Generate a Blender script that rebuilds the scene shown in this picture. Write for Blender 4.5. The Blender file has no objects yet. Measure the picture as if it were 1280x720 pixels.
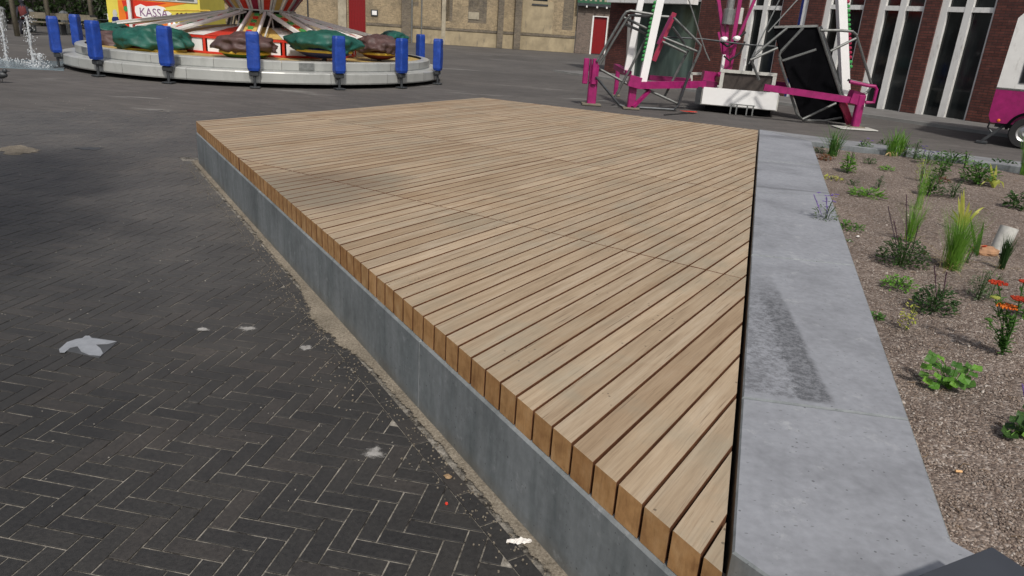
import bpy, math, random
import numpy as np
from mathutils import Vector, Matrix, noise
R = math.radians
random.seed(7); rng = np.random.default_rng(7)
scene = bpy.context.scene
COL = scene.collection
# ------------------------------------------------------------------ camera
F_PX, PITCH, ROLL, HC = 895.37, R(20.231), R(3.767), 1.658
cam_d = bpy.data.cameras.new('camera'); cam_d.sensor_width = 36; cam_d.lens = F_PX / 1280 * 36
cam_d.clip_start = 0.05; cam_d.clip_end = 2000
cam = bpy.data.objects.new('camera', cam_d); COL.objects.link(cam); scene.camera = cam
CAM_M = Matrix.Rotation(math.pi / 2 - PITCH, 4, 'X') @ Matrix.Rotation(ROLL, 4, 'Z')
cam.matrix_world = Matrix.Translation((0, 0, HC)) @ CAM_M
# ------------------------------------------------------------------ light
SUN_EL, SUN_AZ = R(50), R(168)          # azimuth clockwise from +Y
w = bpy.data.worlds.new('World'); scene.world = w; w.use_nodes = True
nt = w.node_tree; nt.nodes.clear()
sky = nt.nodes.new('ShaderNodeTexSky'); sky.sky_type = 'NISHITA'; sky.sun_disc = False
sky.sun_elevation = SUN_EL; sky.sun_rotation = SUN_AZ; sky.dust_density = 4.0; sky.air_density = 1.0; sky.ozone_density = 1.0
bg = nt.nodes.new('ShaderNodeBackground'); bg.inputs[1].default_value = 0.115
wo = nt.nodes.new('ShaderNodeOutputWorld'); hs = nt.nodes.new('ShaderNodeHueSaturation'); hs.inputs['Saturation'].default_value = 0.55; nt.links.new(sky.outputs[0], hs.inputs['Color']); nt.links.new(hs.outputs[0], bg.inputs[0]); nt.links.new(bg.outputs[0], wo.inputs[0])
sun_d = bpy.data.lights.new('sun', 'SUN'); sun_d.energy = 3.1; sun_d.angle = R(3); sun_d.color = (1.0, 0.95, 0.88)
sun = bpy.data.objects.new('sun', sun_d); COL.objects.link(sun); sun.location = (0, 0, 30)
sdir = Vector((math.sin(SUN_AZ) * math.cos(SUN_EL), math.cos(SUN_AZ) * math.cos(SUN_EL), math.sin(SUN_EL)))
sun.rotation_euler = sdir.to_track_quat('Z', 'Y').to_euler()
scene.view_settings.view_transform = 'Standard'; scene.view_settings.look = 'None'
scene.view_settings.exposure = -0.22; scene.view_settings.gamma = 1.0
# ------------------------------------------------------------------ survey helpers: photograph -> metres
def ray(x, y):
    return (CAM_M.to_3x3() @ Vector(((x - 640) / F_PX, -(y - 360) / F_PX, -1.0)))
def G(x, y, z=0.0):
    d = ray(x, y); t = (z - HC) / d.z; return Vector((d.x * t, d.y * t, z))
def at(x, y, Y):
    d = ray(x, y); t = Y / d.y; return Vector((d.x * t, Y, HC + d.z * t))
def project(p):
    v = CAM_M.to_3x3().transposed() @ (Vector(p) - Vector((0, 0, HC)))
    if v.z > -0.05: return (-9999, -9999)
    return (640 + F_PX * v.x / -v.z, 360 - F_PX * v.y / -v.z)
# ------------------------------------------------------------------ materials
MATS = {}
class N:
    def __init__(s, name):
        s.m = bpy.data.materials.new(name); s.m.use_nodes = True; s.t = s.m.node_tree
        s.b = s.t.nodes['Principled BSDF']; MATS[name] = s.m
    def n(s, k, **kw):
        o = s.t.nodes.new(k)
        for a, v in kw.items(): setattr(o, a, v)
        return o
    def l(s, a, b): s.t.links.new(a, b)
    def coord(s, kind='Object', scale=(1, 1, 1), rot=(0, 0, 0), loc=(0, 0, 0)):
        if kind == 'Position': o = s.n('ShaderNodeNewGeometry').outputs['Position']
        else: o = s.n('ShaderNodeTexCoord').outputs[kind]
        mp = s.n('ShaderNodeMapping'); mp.inputs['Scale'].default_value = scale; mp.inputs['Rotation'].default_value = rot; mp.inputs['Location'].default_value = loc
        s.l(o, mp.inputs[0]); return mp.outputs[0]
    def noise(s, vec, scale, detail=4, rough=0.55):
        o = s.n('ShaderNodeTexNoise'); o.inputs['Scale'].default_value = scale; o.inputs['Detail'].default_value = detail; o.inputs['Roughness'].default_value = rough
        s.l(vec, o.inputs['Vector']); return o.outputs['Fac']
    def ramp(s, fac, stops):
        o = s.n('ShaderNodeValToRGB'); e = o.color_ramp.elements
        while len(e) < len(stops): e.new(0.5)
        for i, (p, c) in enumerate(stops):
            e[i].position = p; e[i].color = (*c, 1) if len(c) == 3 else c
        s.l(fac, o.inputs[0]); return o.outputs[0]
    def mix(s, fac, a, b, mode='MIX'):
        o = s.n('ShaderNodeMix', data_type='RGBA', blend_type=mode)
        for sock, v in ((o.inputs[0], fac), (o.inputs[6], a), (o.inputs[7], b)):
            if isinstance(v, (int, float)): sock.default_value = v
            elif isinstance(v, tuple): sock.default_value = (*v, 1)
            else: s.l(v, sock)
        return o.outputs[2]
    def math(s, op, a, b=0.0, c=None):
        o = s.n('ShaderNodeMath', operation=op)
        for sock, v in zip(o.inputs, (a, b) if c is None else (a, b, c)):
            if isinstance(v, (int, float)): sock.default_value = v
            else: s.l(v, sock)
        return o.outputs[0]
    def smooth(s, x, a, b):
        o = s.n('ShaderNodeMapRange', interpolation_type='SMOOTHSTEP'); s.l(x, o.inputs[0])
        o.inputs[1].default_value = a; o.inputs[2].default_value = b; return o.outputs[0]
    def bump(s, h, strength, dist=0.01):
        o = s.n('ShaderNodeBump'); o.inputs['Strength'].default_value = strength; o.inputs['Distance'].default_value = dist
        s.l(h, o.inputs['Height']); s.l(o.outputs[0], s.b.inputs['Normal'])
    def out(s, col, rough=0.6, metal=0.0, spec=0.5):
        i = s.b.inputs['Base Color']
        if isinstance(col, tuple): i.default_value = (*col, 1)
        else: s.l(col, i)
        if isinstance(rough, (int, float)): s.b.inputs['Roughness'].default_value = rough
        else: s.l(rough, s.b.inputs['Roughness'])
        s.b.inputs['Metallic'].default_value = metal; s.b.inputs['Specular IOR Level'].default_value = spec
        return s.m
def objrand(k): return k.n('ShaderNodeObjectInfo').outputs['Random']

def plain(name, col, rough=0.5, metal=0.0, var=0.18, scale=6.0, bump=0.0, spec=0.5, dirt=None):
    k = N(name); v = k.coord('Object')
    f = k.noise(v, scale, 5, 0.6)
    a = tuple(c * (1 - var) for c in col); b = tuple(min(1, c * (1 + var)) for c in col)
    c = k.ramp(f, [(0.3, a), (0.7, b)])
    if dirt:
        g = k.noise(k.coord('Object', (1, 1, 0.35)), scale * 2.3, 6, 0.7)
        c = k.mix(k.ramp(g, [(0.55, (0, 0, 0)), (0.75, (0.75,) * 3)]), c, dirt)
    if bump: k.bump(f, bump, 0.02)
    return k.out(c, rough, metal, spec)

def wood(name, c0, c1, c2, top):
    k = N(name)
    r = objrand(k)
    src = k.n('ShaderNodeTexCoord').outputs['Object']
    off = k.n('ShaderNodeVectorMath', operation='ADD'); k.l(src, off.inputs[0])
    comb = k.n('ShaderNodeCombineXYZ'); k.l(k.math('MULTIPLY', r, 37.0), comb.inputs[0]); k.l(k.math('MULTIPLY', r, 11.0), comb.inputs[1]); k.l(comb.outputs[0], off.inputs[1])
    mp = k.n('ShaderNodeMapping'); mp.inputs['Scale'].default_value = (1.1, 15, 15) if top else (8, 8, 8); k.l(off.outputs[0], mp.inputs[0])
    mp2 = k.n('ShaderNodeMapping'); mp2.inputs['Scale'].default_value = (5, 160, 60) if top else (60, 60, 14); k.l(off.outputs[0], mp2.inputs[0])
    g1 = k.noise(mp.outputs[0], 1.6, 5, 0.62); g2 = k.noise(mp2.outputs[0], 1.0, 4, 0.7)
    c = k.ramp(g1, [(0.25, c0), (0.5, c1), (0.78, c2)])
    c = k.mix(k.ramp(g2, [(0.30, (0.60,) * 3), (0.62, (1.08,) * 3)]), (0, 0, 0), c) if False else k.mix(1.0, c, k.ramp(g2, [(0.28, (0.74, 0.72, 0.70)), (0.5, (0.98,) * 3), (0.75, (1.08,) * 3)]), 'MULTIPLY')
    c = k.mix(1.0, c, k.ramp(r, [(0.0, (0.84, 0.79, 0.74)), (0.12, (0.89, 0.85, 0.80)), (0.2, (0.95, 0.95, 0.95)), (0.5, (1.0, 0.98, 0.95)), (0.75, (0.93, 0.95, 0.97)), (0.88, (1.05, 1.04, 1.03)), (1.0, (1.12, 1.11, 1.09))]), 'MULTIPLY')
    if top:
        pos = k.coord('Position')
        big = k.noise(pos, 0.9, 4, 0.6)
        c = k.mix(k.ramp(big, [(0.50, (0, 0, 0)), (0.74, (0.28,) * 3)]), c, (0.22, 0.16, 0.10))
        # a darker patch of colour on the boards by the side edge
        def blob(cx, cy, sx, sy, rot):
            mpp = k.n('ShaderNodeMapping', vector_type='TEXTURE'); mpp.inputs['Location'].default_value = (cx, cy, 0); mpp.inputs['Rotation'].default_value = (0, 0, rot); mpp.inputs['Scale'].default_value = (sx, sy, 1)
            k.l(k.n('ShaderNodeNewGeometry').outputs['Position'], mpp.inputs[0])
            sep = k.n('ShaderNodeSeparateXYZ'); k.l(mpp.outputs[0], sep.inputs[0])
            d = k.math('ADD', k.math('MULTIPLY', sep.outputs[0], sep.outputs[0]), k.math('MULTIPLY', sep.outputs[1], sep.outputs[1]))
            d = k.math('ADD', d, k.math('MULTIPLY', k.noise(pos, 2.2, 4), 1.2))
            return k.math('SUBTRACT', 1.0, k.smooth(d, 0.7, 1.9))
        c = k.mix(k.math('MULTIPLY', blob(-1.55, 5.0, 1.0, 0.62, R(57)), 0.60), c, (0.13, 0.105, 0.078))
        # footprints of dirt and small dark specks
        sp = k.n('ShaderNodeTexVoronoi'); sp.inputs['Scale'].default_value = 26; k.l(pos, sp.inputs['Vector'])
        spn = k.noise(pos, 2.6, 2)
        m = k.math('MULTIPLY', k.math('LESS_THAN', sp.outputs['Distance'], 0.13), k.math('GREATER_THAN', spn, 0.60))
        c = k.mix(k.math('MULTIPLY', m, 0.7), c, (0.06, 0.045, 0.03))
        # drying cracks along the grain
        mp3 = k.n('ShaderNodeMapping'); mp3.inputs['Scale'].default_value = (2.2, 75, 75); k.l(off.outputs[0], mp3.inputs[0])
        ck = k.noise(mp3.outputs[0], 1.0, 3, 0.5)
        c = k.mix(k.ramp(ck, [(0.64, (0, 0, 0)), (0.70, (0.75,) * 3)]), c, (0.12, 0.075, 0.045))
        gg = k.noise(k.coord('Position', (1, 1, 1), (0, 0, R(-57))), 1.7, 6, 0.7); c = k.mix(k.ramp(gg, [(0.50, (0, 0, 0)), (0.64, (0.40,) * 3)]), c, (0.27, 0.25, 0.19))
    if top:
        kv = k.n('ShaderNodeTexVoronoi'); kv.inputs['Scale'].default_value = 1.0; mp4 = k.n('ShaderNodeMapping'); mp4.inputs['Scale'].default_value = (2.2, 9, 1); k.l(off.outputs[0], mp4.inputs[0]); k.l(mp4.outputs[0], kv.inputs['Vector'])
        ks = k.n('ShaderNodeSeparateColor'); k.l(kv.outputs['Color'], ks.inputs[0])
        kn = k.math('MULTIPLY', k.math('SUBTRACT', 1.0, k.smooth(kv.outputs['Distance'], 0.03, 0.13)), k.math('GREATER_THAN', ks.outputs[0], 0.82))
        c = k.mix(k.math('MULTIPLY', kn, 0.6), c, (0.16, 0.085, 0.04))
        wet = k.noise(k.coord('Position', (1, 1, 1), (0, 0, R(-57))), 1.0, 2); mp5 = k.coord('Position', (0.35, 3.0, 1), (0, 0, R(-57)))
        st_ = k.noise(mp5, 1.3, 5, 0.65); c = k.mix(k.ramp(st_, [(0.55, (0, 0, 0)), (0.7, (0.30,) * 3)]), c, (0.25, 0.15, 0.075))
    k.bump(g2, 0.35, 0.002)
    return k.out(c, 0.72, 0, 0.3)
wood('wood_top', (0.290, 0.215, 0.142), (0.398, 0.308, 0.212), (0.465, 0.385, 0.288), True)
wood('wood_side', (0.085, 0.034, 0.016), (0.135, 0.056, 0.026), (0.19, 0.085, 0.040), False)  # brown board sides, with the shade of the gaps deepened into the colour
wood('wood_end', (0.300, 0.150, 0.058), (0.470, 0.262, 0.110), (0.580, 0.360, 0.180), False)

def concrete(name, col, streaks=False, stain=False):
    k = N(name); pos = k.coord('Position')
    a = k.noise(pos, 2.3, 6, 0.62); b = k.noise(pos, 28, 4, 0.6)
    c = k.ramp(a, [(0.28, tuple(x * 0.70 for x in col)), (0.5, col), (0.75, tuple(x * 1.15 for x in col))])
    c = k.mix(1.0, c, k.ramp(b, [(0.3, (0.86,) * 3), (0.7, (1.08,) * 3)]), 'MULTIPLY')
    if streaks:
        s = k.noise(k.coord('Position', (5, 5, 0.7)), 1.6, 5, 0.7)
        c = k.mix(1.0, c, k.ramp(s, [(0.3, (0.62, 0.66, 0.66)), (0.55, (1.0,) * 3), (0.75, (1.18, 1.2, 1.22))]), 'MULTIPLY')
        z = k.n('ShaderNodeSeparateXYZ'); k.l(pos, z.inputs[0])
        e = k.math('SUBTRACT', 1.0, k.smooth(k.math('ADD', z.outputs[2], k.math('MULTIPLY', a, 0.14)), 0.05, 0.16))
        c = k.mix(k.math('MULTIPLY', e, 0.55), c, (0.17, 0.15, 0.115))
    v = k.n('ShaderNodeTexVoronoi'); v.inputs['Scale'].default_value = 38; k.l(pos, v.inputs['Vector'])
    rnd = k.math('GREATER_THAN', 0.0, 2)
    sc = k.n('ShaderNodeSeparateColor'); k.l(v.outputs['Color'], sc.inputs[0])
    hole = k.math('MULTIPLY', k.math('LESS_THAN', v.outputs['Distance'], k.math('MULTIPLY', sc.outputs[1], 0.17)), k.math('GREATER_THAN', sc.outputs[0], 0.55))
    c = k.mix(k.math('MULTIPLY', hole, 0.65), c, tuple(x * 0.22 for x in col))
    v2 = k.n('ShaderNodeTexVoronoi'); v2.inputs['Scale'].default_value = 1; k.l(k.coord('Position', (34, 70, 50), (0, 0, .5)), v2.inputs['Vector']); s2 = k.n('ShaderNodeSeparateColor'); k.l(v2.outputs['Color'], s2.inputs[0])
    h2 = k.math('MULTIPLY', k.math('LESS_THAN', v2.outputs['Distance'], k.math('MULTIPLY', s2.outputs[1], 0.22)), k.math('MULTIPLY', k.math('GREATER_THAN', s2.outputs[0], 0.5), k.math('GREATER_THAN', a, 0.47)))
    c = k.mix(k.math('MULTIPLY', h2, 0.5), c, tuple(x * 0.35 for x in col))
    # pale scratches and lime bloom
    lim = k.noise(k.coord('Position', (1, 1, 1), (0, 0, 0.6)), 9, 6, 0.75)
    c = k.mix(k.ramp(lim, [(0.58, (0, 0, 0)), (0.70, (0.45,) * 3)]), c, (0.42, 0.43, 0.44))
    if stain:
        A, B = G(958, 330, D), G(1044, 508, D)
        dx, dy = (B - A).x, (B - A).y; L = math.hypot(dx, dy)
        z = k.n('ShaderNodeSeparateXYZ'); k.l(pos, z.inputs[0])
        wob = k.math('MULTIPLY', k.math('SUBTRACT', k.noise(pos, 9, 4), 0.5), 0.035)
        dist = k.math('ADD', k.math('ADD', k.math('MULTIPLY', z.outputs[0], dy / L), k.math('MULTIPLY', z.outputs[1], -dx / L)), -(A.x * dy - A.y * dx) / L)
        dist = k.math('MULTIPLY', k.math('ADD', dist, wob), -1.0)       # >0 on the right of the line
        along = k.math('ADD', k.math('ADD', k.math('MULTIPLY', z.outputs[0], dx / L), k.math('MULTIPLY', z.outputs[1], dy / L)), -(A.x * dx + A.y * dy) / L)
        rg = k.noise(pos, 38, 6, 0.8); m = k.math('MULTIPLY', k.math('SUBTRACT', 1.0, k.smooth(dist, -0.018, 0.014)), k.math('ADD', k.math('MULTIPLY', k.smooth(k.math('ADD', dist, k.math('MULTIPLY', rg, 0.10)), -0.085, -0.045), 0.55), k.math('MULTIPLY', k.smooth(dist, -0.7, -0.3), k.smooth(rg, 0.40, 0.62))))
        m = k.math('MULTIPLY', m, k.math('SUBTRACT', 1.0, k.smooth(along, L - 0.03, L + 0.0)))
        m = k.math('MULTIPLY', m, k.smooth(along, 0.0, L * 0.5))
        c = k.mix(k.math('MULTIPLY', m, 0.72), c, tuple(x * 0.36 for x in col))
        for (qx, qy, hw, amt) in ((960, 233, .05, .45), (980, 172, .22, .35), (965, 204, .12, .2)):
            Q = G(qx, qy, D); a2 = (Q.x * 0.296 + Q.y * 0.955)
            al = k.math('ADD', k.math('ADD', k.math('MULTIPLY', z.outputs[0], 0.296 - .10), k.math('MULTIPLY', z.outputs[1], 0.955)), -(a2 - .10 * Q.x)); al = k.math('ADD', al, k.math('MULTIPLY', k.math('SUBTRACT', k.noise(pos, 2.5, 4), .5), .25))
            mm = k.math('SUBTRACT', 1.0, k.smooth(k.math('ABSOLUTE', al), hw * .35, hw)); c = k.mix(k.math('MULTIPLY', mm, amt), c, tuple(x * 0.32 for x in col))
    k.bump(b, 0.25, 0.004)
    return k.out(c, 0.75, 0, 0.35)
D = 0.46
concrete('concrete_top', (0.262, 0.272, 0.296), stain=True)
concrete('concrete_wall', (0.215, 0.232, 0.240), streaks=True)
concrete('concrete_far', (0.24, 0.245, 0.255))

# pavers: one colour per brick (attribute), dust with distance from the planted corner
def paver():
    k = N('paver'); at_ = k.n('ShaderNodeAttribute', attribute_name='tone'); pos = k.coord('Position')
    c = k.ramp(at_.outputs['Fac'], [(0.0, (0.027, 0.0262, 0.0262)), (0.4, (0.031, 0.030, 0.0292)), (0.8, (0.036, 0.0342, 0.0325)), (1.0, (0.045, 0.040, 0.037))])
    f = k.noise(pos, 55, 5, 0.7); c = k.mix(1.0, c, k.ramp(f, [(0.3, (0.72,) * 3), (0.7, (1.3,) * 3)]), 'MULTIPLY')
    d = k.noise(pos, 0.55, 5, 0.6); y = k.n('ShaderNodeSeparateXYZ'); k.l(pos, y.inputs[0])
    dd = k.math('MULTIPLY', k.smooth(k.math('ADD', y.outputs[1], k.math('MULTIPLY', d, 4.0)), 3.6, 9.5), 0.72)
    c = k.mix(dd, c, (0.112, 0.107, 0.103))
    lg = k.noise(pos, 1.1, 6, 0.7); c = k.mix(1.0, c, k.ramp(lg, [(0.3, (0.78, 0.79, 0.82)), (0.5, (1.0,) * 3), (0.7, (1.35, 1.30, 1.24))]), 'MULTIPLY')
    s = k.noise(pos, 3.1, 6, 0.72); c = k.mix(k.ramp(s, [(0.66, (0, 0, 0)), (0.78, (0.5,) * 3)]), c, (0.15, 0.14, 0.125))
    k.bump(f, 0.4, 0.003)
    return k.out(c, k.ramp(f, [(0.3, (0.55,) * 3), (0.7, (0.8,) * 3)]), 0, 0.4)
paver()
def jointing():
    k = N('jointing_sand'); pos = k.coord('Position')
    a = k.noise(pos, 9.0, 7, 0.8); b = k.noise(pos, 60, 3, 0.6)
    c = k.ramp(a, [(0.40, (0.035, 0.032, 0.030)), (0.50, (0.20, 0.185, 0.16)), (0.7, (0.42, 0.39, 0.345))])
    y = k.n('ShaderNodeSeparateXYZ'); k.l(pos, y.inputs[0])
    c = k.mix(k.math('MULTIPLY', k.smooth(y.outputs[1], 5.5, 12.0), 0.30), c, (0.22, 0.205, 0.185))
    c = k.mix(1.0, c, k.ramp(b, [(0.3, (0.6,) * 3), (0.7, (1.25,) * 3)]), 'MULTIPLY')
    k.bump(b, 0.5, 0.004)
    return k.out(c, 0.95, 0, 0.1)
jointing()
def ground():
    k = N('paving_far'); pos = k.coord('Position', (1, 1, 1), (0, 0, R(9)))
    br = k.n('ShaderNodeTexBrick'); br.offset = 0.5; br.inputs['Scale'].default_value = 1; br.inputs['Brick Width'].default_value = 0.42; br.inputs['Row Height'].default_value = 0.14
    br.inputs['Mortar Size'].default_value = 0.006; br.inputs['Color1'].default_value = (0.082, 0.077, 0.074, 1); br.inputs['Color2'].default_value = (0.108, 0.101, 0.096, 1); br.inputs['Mortar'].default_value = (0.12, 0.108, 0.092, 1)
    k.l(pos, br.inputs['Vector'])
    a = k.noise(k.coord('Position'), 0.22, 6, 0.62)
    c = k.mix(1.0, br.outputs['Color'], k.ramp(a, [(0.3, (0.78,) * 3), (0.5, (1.0,) * 3), (0.7, (1.25, 1.24, 1.22))]), 'MULTIPLY')
    s = k.noise(k.coord('Position', (0.30, 1.3, 1)), 0.9, 7, 0.68)
    c = k.mix(k.ramp(s, [(0.60, (0, 0, 0)), (0.66, (0.75,) * 3)]), c, (0.24, 0.235, 0.22))
    t = k.noise(k.coord('Position', (0.8, 2.2, 1)), 3.0, 5, 0.7)
    c = k.mix(k.ramp(t, [(0.64, (0, 0, 0)), (0.72, (0.5,) * 3)]), c, (0.22, 0.20, 0.17))
    k.bump(k.noise(k.coord('Position'), 30, 4), 0.4, 0.01)
    return k.out(c, 0.8, 0, 0.3)
ground()
def gravel(name):
    k = N(name); pos = k.coord('Position')
    v = k.n('ShaderNodeTexVoronoi'); v.inputs['Scale'].default_value = 95; k.l(pos, v.inputs['Vector'])
    sc = k.n('ShaderNodeSeparateColor'); k.l(v.outputs['Color'], sc.inputs[0])
    c = k.ramp(sc.outputs[0], [(0.0, (0.10, 0.075, 0.062)), (0.35, (0.17, 0.134, 0.112)), (0.7, (0.23, 0.185, 0.157)), (0.93, (0.31, 0.26, 0.225)), (1.0, (0.42, 0.37, 0.33))])
    a = k.noise(pos, 1.7, 5); c = k.mix(1.0, c, k.ramp(a, [(0.3, (0.75,) * 3), (0.7, (1.15,) * 3)]), 'MULTIPLY')
    k.bump(v.outputs['Distance'], 1.0, -0.008)
    return k.out(c, 0.9, 0, 0.2)
gravel('gravel_base')
def grains():
    k = N('gravel_grain'); at_ = k.n('ShaderNodeAttribute', attribute_name='tone')
    c = k.ramp(at_.outputs['Fac'], [(0.0, (0.12, 0.088, 0.074)), (0.4, (0.195, 0.150, 0.120)), (0.8, (0.265, 0.210, 0.172)), (1.0, (0.42, 0.38, 0.34))])
    return k.out(c, 0.85, 0, 0.3)
grains()
def sandm(name='loose_sand', fade=False):
    k = N(name); pos = k.coord('Position'); f = k.noise(pos, 90, 4, 0.75); g = k.noise(pos, 5, 4)
    c = k.ramp(f, [(0.3, (0.13, 0.11, 0.085)), (0.55, (0.27, 0.235, 0.185)), (0.75, (0.40, 0.36, 0.30))])
    c = k.mix(1.0, c, k.ramp(g, [(0.3, (0.7,) * 3), (0.7, (1.1,) * 3)]), 'MULTIPLY'); k.bump(f, 0.7, 0.006)
    if fade:
        e = k.n('ShaderNodeAttribute', attribute_name='edge'); n2 = k.noise(pos, 34, 6, 0.8)
        k.l(k.smooth(k.math('SUBTRACT', k.math('ADD', n2, 0.36), e.outputs['Fac']), -0.02, 0.10), k.b.inputs['Alpha'])
    return k.out(c, 0.95, 0, 0.1)
sandm(); sandm('loose_sand_edge', True)
def brickwall(name, c1, c2, mortar, scale=1.0, stains=(0.1, 0.09, 0.07), amt=0.5):
    k = N(name); o = k.n('ShaderNodeTexCoord').outputs['Object']
    sp = k.n('ShaderNodeSeparateXYZ'); k.l(o, sp.inputs[0]); cb = k.n('ShaderNodeCombineXYZ')
    k.l(k.math('ADD', sp.outputs[0], sp.outputs[1]), cb.inputs[0]); k.l(sp.outputs[2], cb.inputs[1])
    br = k.n('ShaderNodeTexBrick'); br.inputs['Scale'].default_value = 1; br.inputs['Brick Width'].default_value = 0.22 * scale; br.inputs['Row Height'].default_value = 0.065 * scale
    br.inputs['Mortar Size'].default_value = 0.008; br.inputs['Color1'].default_value = (*c1, 1); br.inputs['Color2'].default_value = (*c2, 1); br.inputs['Mortar'].default_value = (*mortar, 1)
    k.l(cb.outputs[0], br.inputs['Vector'])
    a = k.noise(o, 0.8, 7, 0.7); b = k.noise(o, 9, 4, 0.7)
    c = k.mix(k.ramp(a, [(0.46, (0, 0, 0)), (0.66, (amt,) * 3)]), br.outputs['Color'], stains)
    c = k.mix(1.0, c, k.ramp(b, [(0.3, (0.75,) * 3), (0.7, (1.25,) * 3)]), 'MULTIPLY')
    k.bump(br.outputs['Fac'], 0.4, -0.01)
    return k.out(c, 0.9, 0, 0.2)
brickwall('brick_yellow', (0.40, 0.31, 0.19), (0.27, 0.21, 0.13), (0.33, 0.28, 0.20), 1.0, (0.14, 0.12, 0.09), 0.6)
brickwall('brick_dirty', (0.20, 0.165, 0.115), (0.12, 0.10, 0.08), (0.2, 0.18, 0.15), 1.0, (0.07, 0.065, 0.055), 0.7)
brickwall('brick_brown', (0.20, 0.15, 0.12), (0.13, 0.10, 0.085), (0.2, 0.18, 0.16))
brickwall('brick_red', (0.150, 0.054, 0.043), (0.092, 0.036, 0.032), (0.045, 0.035, 0.032), 1.0, (0.05, 0.03, 0.03), 0.4)
plain('plaster', (0.34, 0.28, 0.18), 0.9, var=0.25, scale=1.5, dirt=(0.15, 0.13, 0.1))
plain('stone_trim', (0.36, 0.32, 0.24), 0.85, var=0.25, scale=3, dirt=(0.12, 0.11, 0.09))
plain('red_door_paint', (0.20, 0.004, 0.006), 0.4, var=0.12, scale=3)
plain('white_paint', (0.76, 0.76, 0.74), 0.4, var=0.07, scale=4, dirt=(0.38, 0.36, 0.33))
plain('white_bright', (0.85, 0.85, 0.84), 0.35, var=0.03)
plain('off_white', (0.52, 0.52, 0.48), 0.45, var=0.12, scale=3, dirt=(0.22, 0.21, 0.19))
plain('skirt_white', (0.42, 0.43, 0.41), 0.33, 0.15, var=0.10, scale=1.2, dirt=(0.30, 0.31, 0.29))
plain('galv', (0.30, 0.31, 0.30), 0.45, 0.7, 0.25, 12)
plain('steel_tube', (0.14, 0.145, 0.14), 0.5, 0.5, 0.3, 14)
plain('dark_steel', (0.06, 0.065, 0.07), 0.5, 0.5, 0.3, 9)
plain('magenta', (0.30, 0.013, 0.12), 0.38, 0, 0.22, 7, dirt=(0.13, 0.02, 0.06))
plain('magenta_dark', (0.17, 0.008, 0.07), 0.4, 0, 0.2, 4)
plain('pipe_red', (0.30, 0.02, 0.06), 0.4)
plain('black_sheet', (0.004, 0.004, 0.005), 0.95, 0, 0.3, 5, spec=0.05)
plain('blue_vinyl', (0.010, 0.050, 0.30), 0.5, 0, 0.28, 7, bump=0.6)
plain('green_tarp', (0.008, 0.080, 0.060), 0.55, 0, 0.3, 4, bump=0.6)
plain('maroon_tarp', (0.080, 0.045, 0.042), 0.6, 0, 0.3, 5, bump=0.8)
plain('hull_red', (0.10, 0.008, 0.01), 0.35); plain('hull_green', (0.05, 0.13, 0.02), 0.4); plain('hull_blue', (0.01, 0.02, 0.14), 0.4)
plain('yellow_paint', (0.62, 0.42, 0.05), 0.4, 0, 0.15, 4); plain('booth_yellow', (0.70, 0.60, 0.09), 0.4, 0, 0.08, 2)
plain('booth_red', (0.62, 0.035, 0.015), 0.4, 0, 0.1, 2); plain('booth_orange', (0.80, 0.20, 0.02), 0.4, 0, 0.15, 2)
plain('panel_red', (0.60, 0.04, 0.02), 0.35, 0, 0.1, 4); plain('panel_cream', (0.60, 0.42, 0.13), 0.4, 0, 0.2, 4)
plain('decor_green', (0.05, 0.30, 0.08), 0.4, 0, 0.3, 8); plain('print_purple', (0.22, 0.10, 0.22), 0.5); plain('print_dark', (0.10, 0.02, 0.015), 0.5)
plain('floor_yellow', (0.42, 0.30, 0.10), 0.6, 0, 0.3, 5, dirt=(0.12, 0.1, 0.06))
plain('awning_green', (0.02, 0.10, 0.05), 0.6); plain('rubber', (0.015, 0.015, 0.016), 0.8); plain('alloy', (0.45, 0.45, 0.45), 0.35, 0.8)
plain('hub_dark', (0.045, 0.035, 0.03), 0.6, 0, 0.4, 8); plain('slab_grey', (0.050, 0.055, 0.066), 0.5, 0.1, 0.12, 5)
plain('bird_paint', (0.27, 0.285, 0.31), 0.6, 0, 0.15, 20, dirt=(0.25, 0.25, 0.27)); plain('tile_grey', (0.062, 0.065, 0.070), 0.7, 0, 0.15, 12)
plain('paper', (0.75, 0.72, 0.68), 0.8); plain('dry_leaf', (0.30, 0.20, 0.11), 0.8)
plain('bark', (0.10, 0.075, 0.05), 0.9, 0, 0.4, 14, 0.8); plain('post_wood', (0.17, 0.15, 0.11), 0.8, 0, 0.25, 6)
plain('terracotta', (0.36, 0.20, 0.11), 0.85, 0, 0.25, 20); plain('tube_white', (0.50, 0.50, 0.47), 0.5, 0, 0.15, 30)
plain('pavement_grey', (0.155, 0.150, 0.145), 0.85, 0, 0.18, 2, dirt=(0.10, 0.095, 0.09)); plain('kerb_grey', (0.23, 0.23, 0.22), 0.85, 0, 0.15, 3)
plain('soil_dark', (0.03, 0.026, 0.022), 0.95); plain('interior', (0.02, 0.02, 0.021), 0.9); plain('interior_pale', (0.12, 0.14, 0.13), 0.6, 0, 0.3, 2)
plain('cloth_dark', (0.02, 0.02, 0.03), 0.9); plain('cloth_red', (0.12, 0.02, 0.02), 0.8); plain('roof_tile', (0.16, 0.075, 0.05), 0.85, 0, 0.3, 4)
plain('butt_orange', (0.70, 0.42, 0.20), 0.8)
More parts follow.
